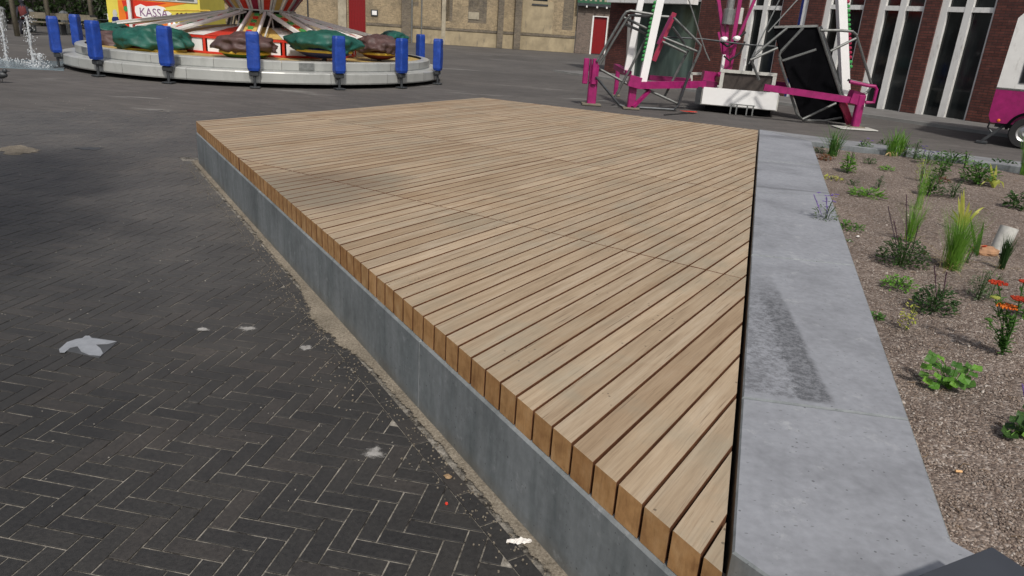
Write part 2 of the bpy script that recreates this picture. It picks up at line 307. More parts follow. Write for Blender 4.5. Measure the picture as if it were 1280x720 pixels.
def leafm(name, c0, c1, rough=0.5):
    k = N(name); g = k.noise(k.coord('Position'), 17, 3); r = objrand(k)
    c = k.ramp(g, [(0.3, c0), (0.7, c1)]); c = k.mix(1.0, c, k.ramp(r, [(0, (0.85, 0.90, 0.8)), (1, (1.35, 1.20, 1.0))]), 'MULTIPLY')
    k.out(c, rough, 0, 0.35)
    tr = k.n('ShaderNodeBsdfTranslucent'); k.l(c, tr.inputs[0]); mx = k.n('ShaderNodeMixShader'); mx.inputs[0].default_value = 0.3
    k.l(k.b.outputs[0], mx.inputs[1]); k.l(tr.outputs[0], mx.inputs[2]); k.l(mx.outputs[0], k.t.nodes['Material Output'].inputs[0])
    return k.m
leafm('leaf_dark', (0.022, 0.060, 0.016), (0.055, 0.12, 0.035)); leafm('leaf_mid', (0.05, 0.13, 0.025), (0.10, 0.23, 0.05)); leafm('leaf_bright', (0.08, 0.22, 0.03), (0.17, 0.36, 0.06))
leafm('leaf_yellow', (0.30, 0.36, 0.06), (0.50, 0.50, 0.14)); leafm('leaf_grey', (0.07, 0.12, 0.07), (0.14, 0.20, 0.12)); leafm('leaf_red', (0.14, 0.05, 0.03), (0.22, 0.10, 0.05))
leafm('flower_purple', (0.16, 0.10, 0.42), (0.26, 0.18, 0.58)); leafm('flower_dark', (0.05, 0.025, 0.05), (0.09, 0.04, 0.09)); leafm('flower_red', (0.45, 0.03, 0.015), (0.62, 0.07, 0.02)); leafm('flower_orange', (0.62, 0.12, 0.02), (0.75, 0.26, 0.04))
plain('splash_bits', (0.24, 0.225, 0.20), 0.9, 0, 0.4, 3); plain('twig', (0.16, 0.11, 0.07), 0.9, 0, 0.4, 9)
leafm('hedge_leaf', (0.008, 0.020, 0.006), (0.026, 0.050, 0.014)); leafm('straw', (0.35, 0.28, 0.15), (0.5, 0.42, 0.26))
def glass(name, col, spec):
    k = N(name); n = k.noise(k.coord('Object', (1.2, 1, 0.3), (0.5, 0, 0)), 1.1, 3)
    k.out(k.ramp(n, [(0.4, tuple(x * 0.6 for x in col)), (0.65, tuple(x * 1.9 for x in col))]), 0.06, 0, spec)
glass('glass_dark', (0.014, 0.017, 0.018), 0.5); glass('glass_green', (0.06, 0.085, 0.075), 0.4)
def splashm():
    k = N('splash_white'); gc = k.n('ShaderNodeTexCoord').outputs['Generated']; sub = k.n('ShaderNodeVectorMath', operation='SUBTRACT'); k.l(gc, sub.inputs[0]); sub.inputs[1].default_value = (.5, .5, .5)
    sc_ = k.n('ShaderNodeVectorMath', operation='MULTIPLY'); k.l(sub.outputs[0], sc_.inputs[0]); sc_.inputs[1].default_value = (2, 2, 0); ln = k.n('ShaderNodeVectorMath', operation='LENGTH'); k.l(sc_.outputs[0], ln.inputs[0])
    n = k.noise(k.coord('Position'), 14, 7, 0.75); v = k.math('ADD', k.math('MULTIPLY', n, 1.5), k.math('MULTIPLY', ln.outputs['Value'], -0.75))
    k.out(k.ramp(n, [(0.3, (0.16, 0.155, 0.145)), (0.65, (0.40, 0.39, 0.375))]), 0.9, 0, 0.1); k.l(k.smooth(v, 0.18, 0.52), k.b.inputs['Alpha'])
splashm()
def waterm():
    k = N('water'); k.bump(k.noise(k.coord('Position'), 14, 4), 0.5, 0.02); k.out((0.16, 0.21, 0.24), 0.15)
waterm()
def spray():
    k = N('water_spray'); k.out((0.75, 0.78, 0.80), 0.2); k.b.inputs['Transmission Weight'].default_value = 0.4
spray()
# ------------------------------------------------------------------ mesh builder
def tag(o, label=None, cat=None, group=None, kind=None):
    if label: o['label'] = label
    if cat: o['category'] = cat
    if group: o['group'] = group
    if kind: o['kind'] = kind
    return o
def empty(name, loc, label, cat, group=None, rz=0.0):
    o = bpy.data.objects.new(name, None); COL.objects.link(o); o.empty_display_size = 0.2
    o.location = loc; o.rotation_euler = (0, 0, rz)
    o['_m'] = 0; del o['_m']
    return tag(o, label, cat, group)
def wmat(o):
    m = Matrix.Translation(o.location) @ o.rotation_euler.to_matrix().to_4x4()
    return wmat(o.parent) @ m if o.parent else m
class MB:
    def __init__(s): s.v = []; s.f = []; s.mi = []; s.cur = 0; s.tone = None
    def add(s, vs, fs, mi=None):
        n = len(s.v); s.v += [tuple(v) for v in vs]; s.f += [tuple(i + n for i in f) for f in fs]; s.mi += [s.cur if mi is None else mi] * len(fs); return s
    def box(s, c, size, M=None, mi=None):
        x, y, z = (k / 2 for k in size); c = Vector(c)
        vs = [Vector((a * x, b * y, d * z)) for d in (-1, 1) for a, b in ((-1, -1), (1, -1), (1, 1), (-1, 1))]
        vs = [c + (M @ v if M else v) for v in vs]
        return s.add(vs, [(3, 2, 1, 0), (4, 5, 6, 7), (0, 1, 5, 4), (1, 2, 6, 5), (2, 3, 7, 6), (3, 0, 4, 7)], mi)
    def rbox(s, c, size, b=0.02, M=None, mi=None):   # box with bevelled vertical edges and chamfered rims
        x, y, z = (k / 2 for k in size); b = min(b, x * 0.9, y * 0.9, z * 0.9); c = Vector(c)
        def ring(ix, zz):
            X, Y = x - ix, y - ix
            return [(X - b, -Y), (X, -Y + b), (X, Y - b), (X - b, Y), (-X + b, Y), (-X, Y - b), (-X, -Y + b), (-X + b, -Y)], zz
        lv = [ring(b * .6, -z), ring(0, -z + b * .6), ring(0, z - b * .6), ring(b * .6, z)]
        vs = [Vector((px, py, zz)) for r_, zz in lv for px, py in r_]; vs = [c + (M @ v if M else v) for v in vs]
        fs = [(k * 8 + i, k * 8 + (i + 1) % 8, k * 8 + 8 + (i + 1) % 8, k * 8 + 8 + i) for k in range(3) for i in range(8)]
        fs += [tuple(reversed(range(8))), tuple(range(24, 32))]
        return s.add(vs, fs, mi)
    def beam(s, a, b, wd, ht, mi=None, up=(0, 0, 1)):
        a, b = Vector(a), Vector(b); d = b - a; L = d.length; d.normalize(); up = Vector(up)
        if abs(d.dot(up)) > 0.98: up = Vector((0, 1, 0))
        sx = d.cross(up).normalized(); uz = sx.cross(d).normalized()
        return s.box((a + b) / 2, (wd, L, ht), Matrix((sx, d, uz)).transposed(), mi)
    def tube(s, pts, r, n=8, mi=None, cap=True):
        pts = [Vector(p) for p in pts]; rs = r if isinstance(r, (list, tuple)) else [r] * len(pts); vs = []; prev = None
        for i, p in enumerate(pts):
            d = (pts[min(i + 1, len(pts) - 1)] - pts[max(i - 1, 0)]).normalized()
            if prev is None:
                a = Vector((0, 0, 1)) if abs(d.z) < 0.9 else Vector((1, 0, 0)); sx = d.cross(a).normalized()
            else: sx = (prev - d * prev.dot(d)).normalized()
            prev = sx; sy = d.cross(sx)
            vs += [p + (sx * math.cos(t) + sy * math.sin(t)) * rs[i] for t in (2 * math.pi * k / n for k in range(n))]
        fs = [(k * n + i, k * n + (i + 1) % n, k * n + n + (i + 1) % n, k * n + n + i) for k in range(len(pts) - 1) for i in range(n)]
        if cap: fs += [tuple(reversed(range(n))), tuple(range(len(vs) - n, len(vs)))]
        return s.add(vs, fs, mi)
    def lathe(s, prof, c, n=48, a0=0, a1=2 * math.pi, mi=None):
        full = abs(a1 - a0 - 2 * math.pi) < 1e-6; m = n if full else n + 1; vs = []
        for k in range(m):
            t = a0 + (a1 - a0) * k / n; vs += [(c[0] + r_ * math.cos(t), c[1] + r_ * math.sin(t), c[2] + z) for r_, z in prof]
        q = len(prof); fs = [(k * q + i, ((k + 1) % m) * q + i, ((k + 1) % m) * q + i + 1, k * q + i + 1) for k in range(n) for i in range(q - 1)]
        return s.add(vs, fs, mi)
    def prism(s, poly, z0, z1, ch=0.0, mi_top=None, mi_side=None):
        n = len(poly); up = inset(poly, ch) if ch else None
        lv = [(poly, z0), (poly, z1 - ch)] + ([(up, z1)] if up else []) if ch else [(poly, z0), (poly, z1)]
        vs = [(x, y, z) for pl, z in lv for x, y in pl]
        for k in range(len(lv) - 1):
            s.add([], [], None)
        b = len(s.v); s.v += vs
        for k in range(len(lv) - 1):
            for i in range(n):
                s.f.append((b + k * n + i, b + k * n + (i + 1) % n, b + (k + 1) * n + (i + 1) % n, b + (k + 1) * n + i)); s.mi.append((mi_side or 0) if k == 0 else (mi_top or 0))
        s.f.append(tuple(b + (len(lv) - 1) * n + i for i in range(n))); s.mi.append(mi_top or 0)
        s.f.append(tuple(b + i for i in reversed(range(n)))); s.mi.append(mi_side or 0)
        return s
    def sphere(s, c, rad, n=10, m=6, f=None, mi=None):
        vs = []; fs = []; c = Vector(c)
        for i in range(m + 1):
            ph = math.pi * i / m
            for j in range(n):
                th = 2 * math.pi * j / n; d = Vector((math.sin(ph) * math.cos(th), math.sin(ph) * math.sin(th), math.cos(ph)))
                k = f(d) if f else 1.0
                vs.append(c + Vector((d.x * rad[0], d.y * rad[1], d.z * rad[2])) * k)
        for i in range(m):
            for j in range(n): fs.append((i * n + j, (i + 1) * n + j, (i + 1) * n + (j + 1) % n, i * n + (j + 1) % n))
        return s.add(vs, fs, mi)
    def build(s, name, mats, parent=None, label=None, cat=None, group=None, kind=None, smooth=False, world=True, tone=None, origin=None):
        if isinstance(mats, str): mats = [mats]
        vs = np.array(s.v, dtype=float).reshape(-1, 3)
        if parent is not None and world:
            mi = np.array(wmat(parent).inverted()); vs = vs @ mi[:3, :3].T + mi[:3, 3]
        if origin is not None: o0 = np.array(origin, float)
        else: o0 = np.array([(vs[:, 0].min() + vs[:, 0].max()) / 2, (vs[:, 1].min() + vs[:, 1].max()) / 2, vs[:, 2].min()])
        me = bpy.data.meshes.new(name); me.from_pydata((vs - o0).tolist(), [], s.f)
        for m in mats: me.materials.append(MATS[m])
        if len(mats) > 1: me.polygons.foreach_set('material_index', s.mi)
        if smooth: me.polygons.foreach_set('use_smooth', [True] * len(me.polygons))
        if tone is not None:
            a = me.attributes.new('tone', 'FLOAT', 'FACE'); a.data.foreach_set('value', np.asarray(tone, dtype=np.float32))
        me.update()
        o = bpy.data.objects.new(name, me); COL.objects.link(o); o.location = o0
        if parent is not None: o.parent = parent
        return tag(o, label, cat, group, kind)
def inset(poly, d):
    n = len(poly); out = []
    for i in range(n):
        p0, p1, p2 = (Vector(poly[(i + k) % n]) for k in (-1, 0, 1))
        a = (p1 - p0).normalized(); b = (p2 - p1).normalized(); na = Vector((-a.y, a.x)); nb = Vector((-b.y, b.x))
        den = 1 + na.dot(nb); out.append(tuple(p1 + (na + nb) * (d / max(den, 0.25))))
    return out
def area(p): return 0.5 * sum(p[i][0] * p[(i + 1) % len(p)][1] - p[(i + 1) % len(p)][0] * p[i][1] for i in range(len(p)))
def clip(poly, nx, ny, c):            # keep nx*x+ny*y <= c
    out = []
    for i in range(len(poly)):
        a, b = poly[i], poly[(i + 1) % len(poly)]; da = nx * a[0] + ny * a[1] - c; db = nx * b[0] + ny * b[1] - c
        if da <= 0: out.append(a)
        if (da < 0 < db) or (db < 0 < da):
            t = da / (da - db); out.append((a[0] + (b[0] - a[0]) * t, a[1] + (b[1] - a[1]) * t))
    r_ = []
    for p in out:
        if not r_ or math.dist(p, r_[-1]) > 1e-5: r_.append(p)
    if len(r_) > 1 and math.dist(r_[0], r_[-1]) < 1e-5: r_.pop()
    return r_
def text_mb(mb, txt, size, M, depth=0.004, mi=None):
    cu = bpy.data.curves.new('t', 'FONT'); cu.body = txt; cu.size = size; cu.extrude = depth; cu.align_x = 'CENTER'; cu.align_y = 'CENTER'; cu.resolution_u = 3
    o = bpy.data.objects.new('t', cu); COL.objects.link(o); dg = bpy.context.evaluated_depsgraph_get(); me = o.evaluated_get(dg).to_mesh()
    mb.add([M @ v.co for v in me.vertices], [tuple(p.vertices) for p in me.polygons], mi)
    o.evaluated_get(dg).to_mesh_clear(); bpy.data.objects.remove(o); bpy.data.curves.remove(cu)

# ================================================================== SETTING: ground
mb = MB(); mb.add([(-300, -150, 0), (300, -150, 0), (300, 400, 0), (-300, 400, 0)], [(0, 1, 2, 3)])
g = mb.build('ground', 'paving_far', kind='structure', origin=(0, 0, 0)); g.location.z = -0.010
# deck outline (metres)
FL = Vector((-3.52, 7.795)); FA = Vector((-0.707, 12.389))
L0 = Vector((0.591, 1.461)); L1 = Vector((3.375, 10.45))
def meet(p, d, q, e):
    t = ((q.x - p.x) * e.y - (q.y - p.y) * e.x) / (d.x * e.y - d.y * e.x); return p + d * t
_l = (L1 - L0).normalized(); _o = L0 + Vector((-_l.y, _l.x)) * 0.020      # the boards stop 2 cm short of the rim
_f = (Vector((0.50, 1.455)) - FL).normalized()
T = meet(FL, _f, _o, _l); RG = meet(FA, Vector((3.373, 10.346)) - FA, _o, _l)
e_ = (FL - T).normalized(); wall_n = Vector((-e_.y, e_.x))           # front edge direction, outward (left) normal
if wall_n.x > 0: wall_n = -wall_n
def fd(x, y): return (x - T.x) * wall_n.x + (y - T.y) * wall_n.y      # distance out from the front wall
def fs_(x, y): return (x - T.x) * e_.x + (y - T.y) * e_.y
# herringbone pavers
W = 0.0715; AX = R(-9.5); ca, sa = math.cos(AX), math.sin(AX)
ROW_IN, ROW_OUT = 0.075, 0.142                                        # stretcher course along the wall
def tow(p): return (p[0] * ca - p[1] * sa, p[0] * sa + p[1] * ca)
bricks = []
rowlim = ROW_OUT + 0.004
nrm = wall_n; cst = -(rowlim + T.dot(nrm))
deckpoly = [tuple(T), tuple(RG), tuple(FA), tuple(FL)]
for i in range(-190, 110):
    for j in range(-20, 210):
        t = (i - j) % 6
        if t == 0: c0 = (i, j, 3, 1)
        elif t == 5: c0 = (i, j, 1, 3)
        else: continue
        cx, cy = tow(((c0[0] + c0[2] / 2) * W, (c0[1] + c0[3] / 2) * W))
        if cy < 0.9 or cx > 0.9 or math.hypot(cx, cy) > 13.0: continue
        s_ = fs_(cx, cy); dd = fd(cx, cy)
        if s_ < 7.75 and dd < rowlim - 0.12: continue
        if s_ >= 7.75:
            # beyond the far-left corner: keep only what lies left of the board edge
            v = FA - FL; n2 = Vector((-v.y, v.x)).normalized()
            if (Vector((cx, cy)) - FL).dot(n2) < 0.12: continue
        pj = project((cx, cy, 0))
        if not (-60 < pj[0] < 1340 and -40 < pj[1] < 800): continue
        g_ = 0.0030
        x0, y0 = c0[0] * W + g_, c0[1] * W + g_; x1, y1 = (c0[0] + c0[2]) * W - g_, (c0[1] + c0[3]) * W - g_
        poly = [tow(p) for p in ((x0, y0), (x1, y0), (x1, y1), (x0, y1))]
        if s_ < 7.95: poly = clip(poly, -nrm.x, -nrm.y, -(rowlim + T.dot(nrm)))
        if len(poly) < 3 or area(poly) < 0.0008: continue
        bricks.append(poly)
s_ = -1.2
while s_ < 7.7:
    o_ = ROW_IN
    a = T + e_ * (s_ + 0.003); b = T + e_ * (s_ + 0.188)
    q = [a + nrm * o_, a + nrm * ROW_OUT, b + nrm * ROW_OUT, b + nrm * o_]
    q = [tuple(p) for p in q]
    if area(q) < 0: q.reverse()
    bricks.append(q); s_ += 0.191
def cen(p): return (sum(a[0] for a in p) / len(p), sum(a[1] for a in p) / len(p))
def inview(p):
    c = cen(p); x, y = project((c[0], c[1], 0)); return -20 < x < 1300 and -20 < y < 745
bricks.sort(key=lambda p: (not inview(p), math.hypot(*cen(p))))
cache = {}
def brick_mesh(poly, c, tn, dz):
    m_ = MB(); loc = [(x - c[0], y - c[1]) for x, y in poly]; m_.prism(loc, -0.03, 0, 0.0016)
    return m_
for k, poly in enumerate(bricks[:300]):
    c = cen(poly); loc = [(round(x - c[0], 4), round(y - c[1], 4)) for x, y in poly]; tn = random.choice((0.05, 0.2, 0.35, 0.5, 0.7, 0.9)); key = (tuple(loc), tn)
    if key not in cache:
        m_ = MB().prism(loc, -0.03, 0, 0.0016)
        me = bpy.data.meshes.new('brick'); me.from_pydata(m_.v, [], m_.f); me.materials.append(MATS['paver'])
        at_ = me.attributes.new('tone', 'FLOAT', 'FACE'); at_.data.foreach_set('value', [tn] * len(m_.f)); cache[key] = me
    o = bpy.data.objects.new('brick', cache[key]); COL.objects.link(o); o.parent = g; o.location = (c[0], c[1], 0.010 + random.uniform(-0.0012, 0.0012))
    o.rotation_euler = (random.uniform(-.006, .006), random.uniform(-.006, .006), random.uniform(-.006, .006))
mb = MB(); tones = []
for poly in bricks[300:]:
    n0 = len(mb.f); z = random.uniform(-0.0014, 0.0014); mb.prism(poly, -0.02, z, 0.0016); tones += [random.random() ** 1.2] * (len(mb.f) - n0)
mb.build('brick_field', 'paver', g, kind='stuff', tone=tones)
# jointing sand under the pavers, loose sand band along the wall
mb = MB(); n_ = 40
pts = [tuple(T + e_ * s + nrm * 0.0) for s in (-1.5, 7.66)]
fan = [pts[0], pts[1], tuple(FL + (FA - FL).normalized() * 5.0 + Vector((-0.1, 0.06)))]
ang0 = math.atan2(fan[-1][1], fan[-1][0]); ring_ = []
for k in range(40):
    a = ang0 + (R(215) - ang0) * k / 39; ring_.append((13.0 * math.cos(a), 13.0 * math.sin(a)))
poly = fan + ring_ + [(-0.5, -2.0), (1.5, -2.0)]
import bmesh
bm = bmesh.new(); bv = [bm.verts.new((x, y, 0)) for x, y in poly]; fbm = bm.faces.new(bv); bmesh.ops.triangulate(bm, faces=[fbm]); bm.normal_update()
for f in bm.faces:
    if f.normal.z < 0: f.normal_flip()
me = bpy.data.meshes.new('jointing_sand'); bm.to_mesh(me); bm.free(); me.materials.append(MATS['jointing_sand'])
o = bpy.data.objects.new('jointing_sand', me); COL.objects.link(o); o.location.z = -0.0045; o['kind'] = 'structure'
mb = MB(); N_ = 420; fsd = []; SP0 = fs_(*G(400, 405)[:2]) - 0.75
for k in range(N_ + 1):
    s = -1.2 + 8.95 * k / N_; wv = 0.058 + 0.022 * noise.noise(Vector((s * 1.1, 3, 0))) + 0.010 * noise.noise(Vector((s * 9, 7, 0)))
    if SP0 < s < SP0 + 1.5: wv += 0.12 * math.sin((s - SP0) / 1.5 * math.pi) ** 2 * (0.7 + 0.5 * noise.noise(Vector((s * 5, 1, 0))))
    wv *= 1.15
    for q, zz in ((-0.01, 0.012), (0.4, 0.009), (1.0, 0.0042)):
        p = T + e_ * s + nrm * (wv * q if q > 0 else q); mb.v.append((p.x, p.y, zz + 0.003 * noise.noise(Vector((p.x * 14, p.y * 14, 0)))))
for k in range(N_):
    for i in range(2): mb.f.append((k * 3 + i, k * 3 + i + 1, k * 3 + 4 + i, k * 3 + 3 + i)); mb.mi.append(0)
so = mb.build('loose_sand', 'loose_sand_edge', kind='stuff')
ea = so.data.attributes.new('edge', 'FLOAT', 'POINT'); ea.data.foreach_set('value', [(0.0, 0.35, 1.0)[i % 3] for i in range(len(so.data.vertices))])
g['note'] = ''; del g['note']
# grit on the bricks
mb = MB(); tn = []
for k in range(1500):
    s = random.uniform(-0.8, 7.6); d = 0.03 + abs(random.gauss(0, 0.09)) + (0.12 * random.random() if SP0 - .2 < s < SP0 + 1.7 else 0); p = T + e_ * s + nrm * d; r_ = random.uniform(0.0015, 0.0045)
    mb.box((p.x, p.y, r_ * 0.5 + 0.001), (r_ * 1.6, r_ * 1.3, r_), Matrix.Rotation(random.random() * 3, 3, 'Z'))
mb.build('grit', 'loose_sand', kind='stuff')
mb = MB()
for k in range(1500):
    a_ = R(random.uniform(-2, 62)); r0 = 2.0 + 13 * random.random() ** .8; x_, y_ = -r0 * math.sin(a_) + random.uniform(-.3, .3), r0 * math.cos(a_)
    if fs_(x_, y_) < 7.75 and fd(x_, y_) < .1: continue
    if noise.noise(Vector((x_ * .8, y_ * .8, 3))) < -.12 and random.random() < .8: continue
    z_ = .0035 + .0012 * r0 * .2; w1 = random.uniform(.002, .0055) * (1 + r0 * .07); t_ = random.random() * 3.1
    c_, s_2 = math.cos(t_), math.sin(t_); w2 = w1 * random.uniform(.3, .8)
    mb.add([(x_ + c_ * w1, y_ + s_2 * w1, .001), (x_ - s_2 * w2, y_ + c_ * w2, .001), (x_ - c_ * w1, y_ - s_2 * w1, .001), (x_ + s_2 * w2, y_ - c_ * w2, .001), (x_, y_, z_)], [(0, 1, 4), (1, 2, 4), (2, 3, 4), (3, 0, 4)])
mb.build('mortar_crumbs', 'splash_bits', kind='stuff')

# ================================================================== DECK
deck = empty('timber_deck', (FL.x * 0.4, 6.5, 0), 'large low deck of weathered hardwood boards on a grey concrete edge', 'deck')
U_ = R(57.0); cu_, su_ = math.cos(U_), math.sin(U_)
def to_un(p): return (p[0] * cu_ + p[1] * su_, -p[0] * su_ + p[1] * cu_)
def to_xy(p): return (p[0] * cu_ - p[1] * su_, p[0] * su_ + p[1] * cu_)
# right edge of the boards leaves a dark slot against the coping
dp = [to_un(p) for p in deckpoly]
if area(dp) < 0: dp.reverse()
n0 = to_un(FL)[1]; PW = 0.0998; GAP = 0.0100
nmax = max(p[1] for p in dp); nmin = min(p[1] for p in dp)
J1 = (to_un(G(640, 279.3, D)[:2])[0]); J2 = to_un(G(790, 216, D)[:2])[0]
k = 0; nn = nmax
while nn > nmin:
    a0, a1 = nn - PW + GAP / 2, nn - GAP / 2
    strip = clip(clip(dp, 0, 1, a1), 0, -1, -a0)
    if len(strip) >= 3:
        near = nn < to_un((1.15, 3.45))[1]
        cuts = [-99, J1 if not near else J1 - 0.22, J2, J2 + 2.25, 99]
        if nn < nmin + 1.25 and not near: pass
        if nn < nmin + 0.75: cuts = [-99, 99]
        for c0, c1 in zip(cuts, cuts[1:]):
            pc = clip(clip(strip, 1, 0, c1 - 0.0038), -1, 0, -(c0 + 0.0038))
            if len(pc) >= 3 and area(pc) > 0.0003:
                cx, cy = cen(pc); loc = [(x - cx, y - cy) for x, y in pc]
                m_ = MB(); m_.prism(loc, -0.115, 0, 0.0009, 0, 1)
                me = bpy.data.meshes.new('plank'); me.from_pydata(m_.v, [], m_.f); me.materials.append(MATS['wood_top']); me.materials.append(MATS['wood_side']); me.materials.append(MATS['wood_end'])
                nn_ = len(loc)
                for i_ in range(nn_):
                    if abs(loc[i_][1] - loc[(i_ + 1) % nn_][1]) > 0.02:
                        mx_ = (pc[i_][0] + pc[(i_ + 1) % nn_][0]) / 2; vert = abs(loc[i_][0] - loc[(i_ + 1) % nn_][0]) < 1e-4
                        m_.mi[i_] = 1 if vert else 2
                    m_.mi[nn_ + i_] = 0 if m_.mi[i_] == 2 else 1
                me.polygons.foreach_set('material_index', m_.mi)
                o = bpy.data.objects.new('plank', me); COL.objects.link(o); o.parent = deck
                w_ = to_xy((cx, cy)); o.location = Vector((w_[0], w_[1], D + random.uniform(-0.0012, 0.0012))) - deck.location; o.rotation_euler = (random.uniform(-.004, .004), random.uniform(-.0006, .0006), U_ + random.uniform(-.0005, .0005))
    nn -= PW
# concrete edge panels under the boards (flush, 4 mm proud of the board ends)
bounds = [-0.55, fs_(-0.402, 2.817), fs_(-2.014, 5.385), fs_(-3.50, 7.795) + 0.0]
ztop = D - 0.117
for a, b in zip(bounds, bounds[1:]):
    p0 = T + e_ * (a + 0.004); p1 = T + e_ * (b - 0.004)
    q = [tuple(p0 + nrm * 0.012), tuple(p0 - nrm * 0.13), tuple(p1 - nrm * 0.13), tuple(p1 + nrm * 0.012)]
    if area(q) < 0: q.reverse()
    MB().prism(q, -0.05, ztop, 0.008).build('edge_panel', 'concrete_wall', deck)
v = (FA - FL).normalized(); p0 = FL + v * 0.02; p1 = FA - v * 0.01; nn2 = Vector((-v.y, v.x))
q = [tuple(p0), tuple(p0 - nn2 * 0.13), tuple(p1 - nn2 * 0.13), tuple(p1)]
if area(q) < 0: q.reverse()
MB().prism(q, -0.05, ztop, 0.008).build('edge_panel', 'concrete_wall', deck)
v2 = (RG - FA).normalized(); nn3 = Vector((-v2.y, v2.x)); nn3 = -nn3 if nn3.y > 0 else nn3
q = [tuple(FA + v2 * .02), tuple(RG), tuple(RG + nn3 * 0.13), tuple(FA + v2 * .02 + nn3 * 0.13)]
if area(q) < 0: q.reverse()
MB().prism(q, -0.05, ztop, 0.008).build('edge_panel', 'concrete_wall', deck)
q = inset(deckpoly if area(deckpoly) > 0 else deckpoly[::-1], 0.14)
MB().prism(q, -0.02, D - 0.16).build('bearing_frame', 'soil_dark', deck)

# ================================================================== PLANTER
planter = empty('concrete_planter', (2.5, 5.5, 0), 'raised planting bed with a wide grey concrete rim along the right side of the deck', 'planter')
R0 = Vector((1.195, 1.561)); R1 = Vector((3.766, 9.50))
ld = (L1 - L0).normalized(); rd_ = (R1 - R0).normalized()
def lp(t): return L0.lerp(L1, t)
def rp(t): return R0.lerp(R1, t)
def tl(x, y): return (Vector((x, y)) - L0).dot(ld) / (L1 - L0).length
def tr_(x, y): return (Vector((x, y)) - R0).dot(rd_) / (R1 - R0).length
seams = [((0.864, 2.276), (1.388, 2.204)), ((1.431, 4.086), (1.944, 4.027)), ((2.012, 5.969), (2.62, 6.02)), ((2.527, 7.627), (3.083, 7.642))]
ends = [(0.0, 0.0)] + [(tl(*a), tr_(*b)) for a, b in seams] + [(1.0, 1.0)]
def block(name, poly, z0=-0.05, z1=D, ch=0.006, mat='concrete_top', parent=planter):
    poly = [tuple(p[:2]) for p in poly]
    if area(poly) < 0: poly = poly[::-1]
    c = cen(poly)
    m_ = MB(); m_.prism(poly, z0, z1, ch, 0, 1); n_v = len(poly)
    for i_ in range(n_v, 2 * n_v): m_.mi[i_] = 1
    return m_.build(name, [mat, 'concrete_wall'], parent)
ad = Vector((0.62, -0.785)).normalized()
block('coping_block', [L0, L0 + ad * 2.2, R0 + ad * 2.2, R0, rp(ends[1][1]) - rd_ * 0.005, lp(ends[1][0]) - ld * 0.005])
for (a, b), (c, d) in list(zip(ends, ends[1:]))[1:]:
    dz = random.uniform(-0.002, 0.002)
    block('coping_block', [lp(a) + ld * 0.005, rp(b) + rd_ * 0.005, rp(d) - rd_ * 0.005, lp(c) - ld * 0.005], z1=D + dz)
# far rim
fa0 = L1; fr = [G(1060, 174, D), G(1280, 201, D)]; fdv = (Vector(fr[1][:2]) - Vector(fr[0][:2])).normalized()
fb = [G(1015, 177, D), G(1250, 206, D)]
o0 = L1 + ld * 0.006; o1 = Vector(fr[0][:2]); 
far_out = [L1 + ld * 0.006, L1 + ld * 0.006 + fdv * 2.0, L1 + fdv * 4.0, L1 + fdv * 6.2]
off = -0.52 * Vector((-fdv.y, fdv.x)); off = off if off.y < 0 else -off
for k in range(3):
    a = L1 + fdv * (0.0 + 2.1 * k + 0.01) + ld * 0.008; b = a + fdv * 2.09
    aa = a + off if k else Vector(R1) + ld * 0.005; bb = b + off
    if k == 0: a = L1 + ld * 0.006
    block('coping_block', [a, b, bb, aa], mat='concrete_far')
# bed of gravel
bed = [R0 + ad * 2.2 + Vector((0.0, 0)), R0, R1, R1 + fdv * 6.0 , Vector((9.5, 3.0)), Vector((3.5, -0.3))]
bed = [R0 + ad * 2.2, R0, R1, R1 + fdv * 5.6, Vector((7.6, 5.0)), Vector((4.0, -0.6))]
bm = bmesh.new(); bv = [bm.verts.new((p[0], p[1], 0)) for p in bed]; fbm = bm.faces.new(bv); bmesh.ops.triangulate(bm, faces=[fbm])
for _ in range(6): bmesh.ops.subdivide_edges(bm, edges=bm.edges[:], cuts=1, use_grid_fill=True)
ZB = 0.405
def bedz(x, y): return ZB + 0.012 * noise.noise(Vector((x * 6.5, y * 6.5, 2))) + 0.026 * noise.noise(Vector((x * 0.9, y * 0.9, 0))) + 0.010 * noise.noise(Vector((x * 3.1, y * 3.1, 5)))
for v_ in bm.verts: v_.co.z = bedz(v_.co.x, v_.co.y)
bm.normal_update()
for f in bm.faces:
    f.smooth = True
    if f.normal.z < 0: f.normal_flip()
me = bpy.data.meshes.new('gravel_bed'); bm.to_mesh(me); bm.free(); me.materials.append(MATS['gravel_base'])
o = bpy.data.objects.new('gravel_bed', me); COL.objects.link(o); o['kind'] = 'structure'
# outer rim on the hidden right side
block('coping_block', [R1 + fdv * 5.65, R1 + fdv * 5.65 + Vector((0.4, 0.1)), Vector((8.1, 5.0)), Vector((7.62, 5.0))], mat='concrete_far')
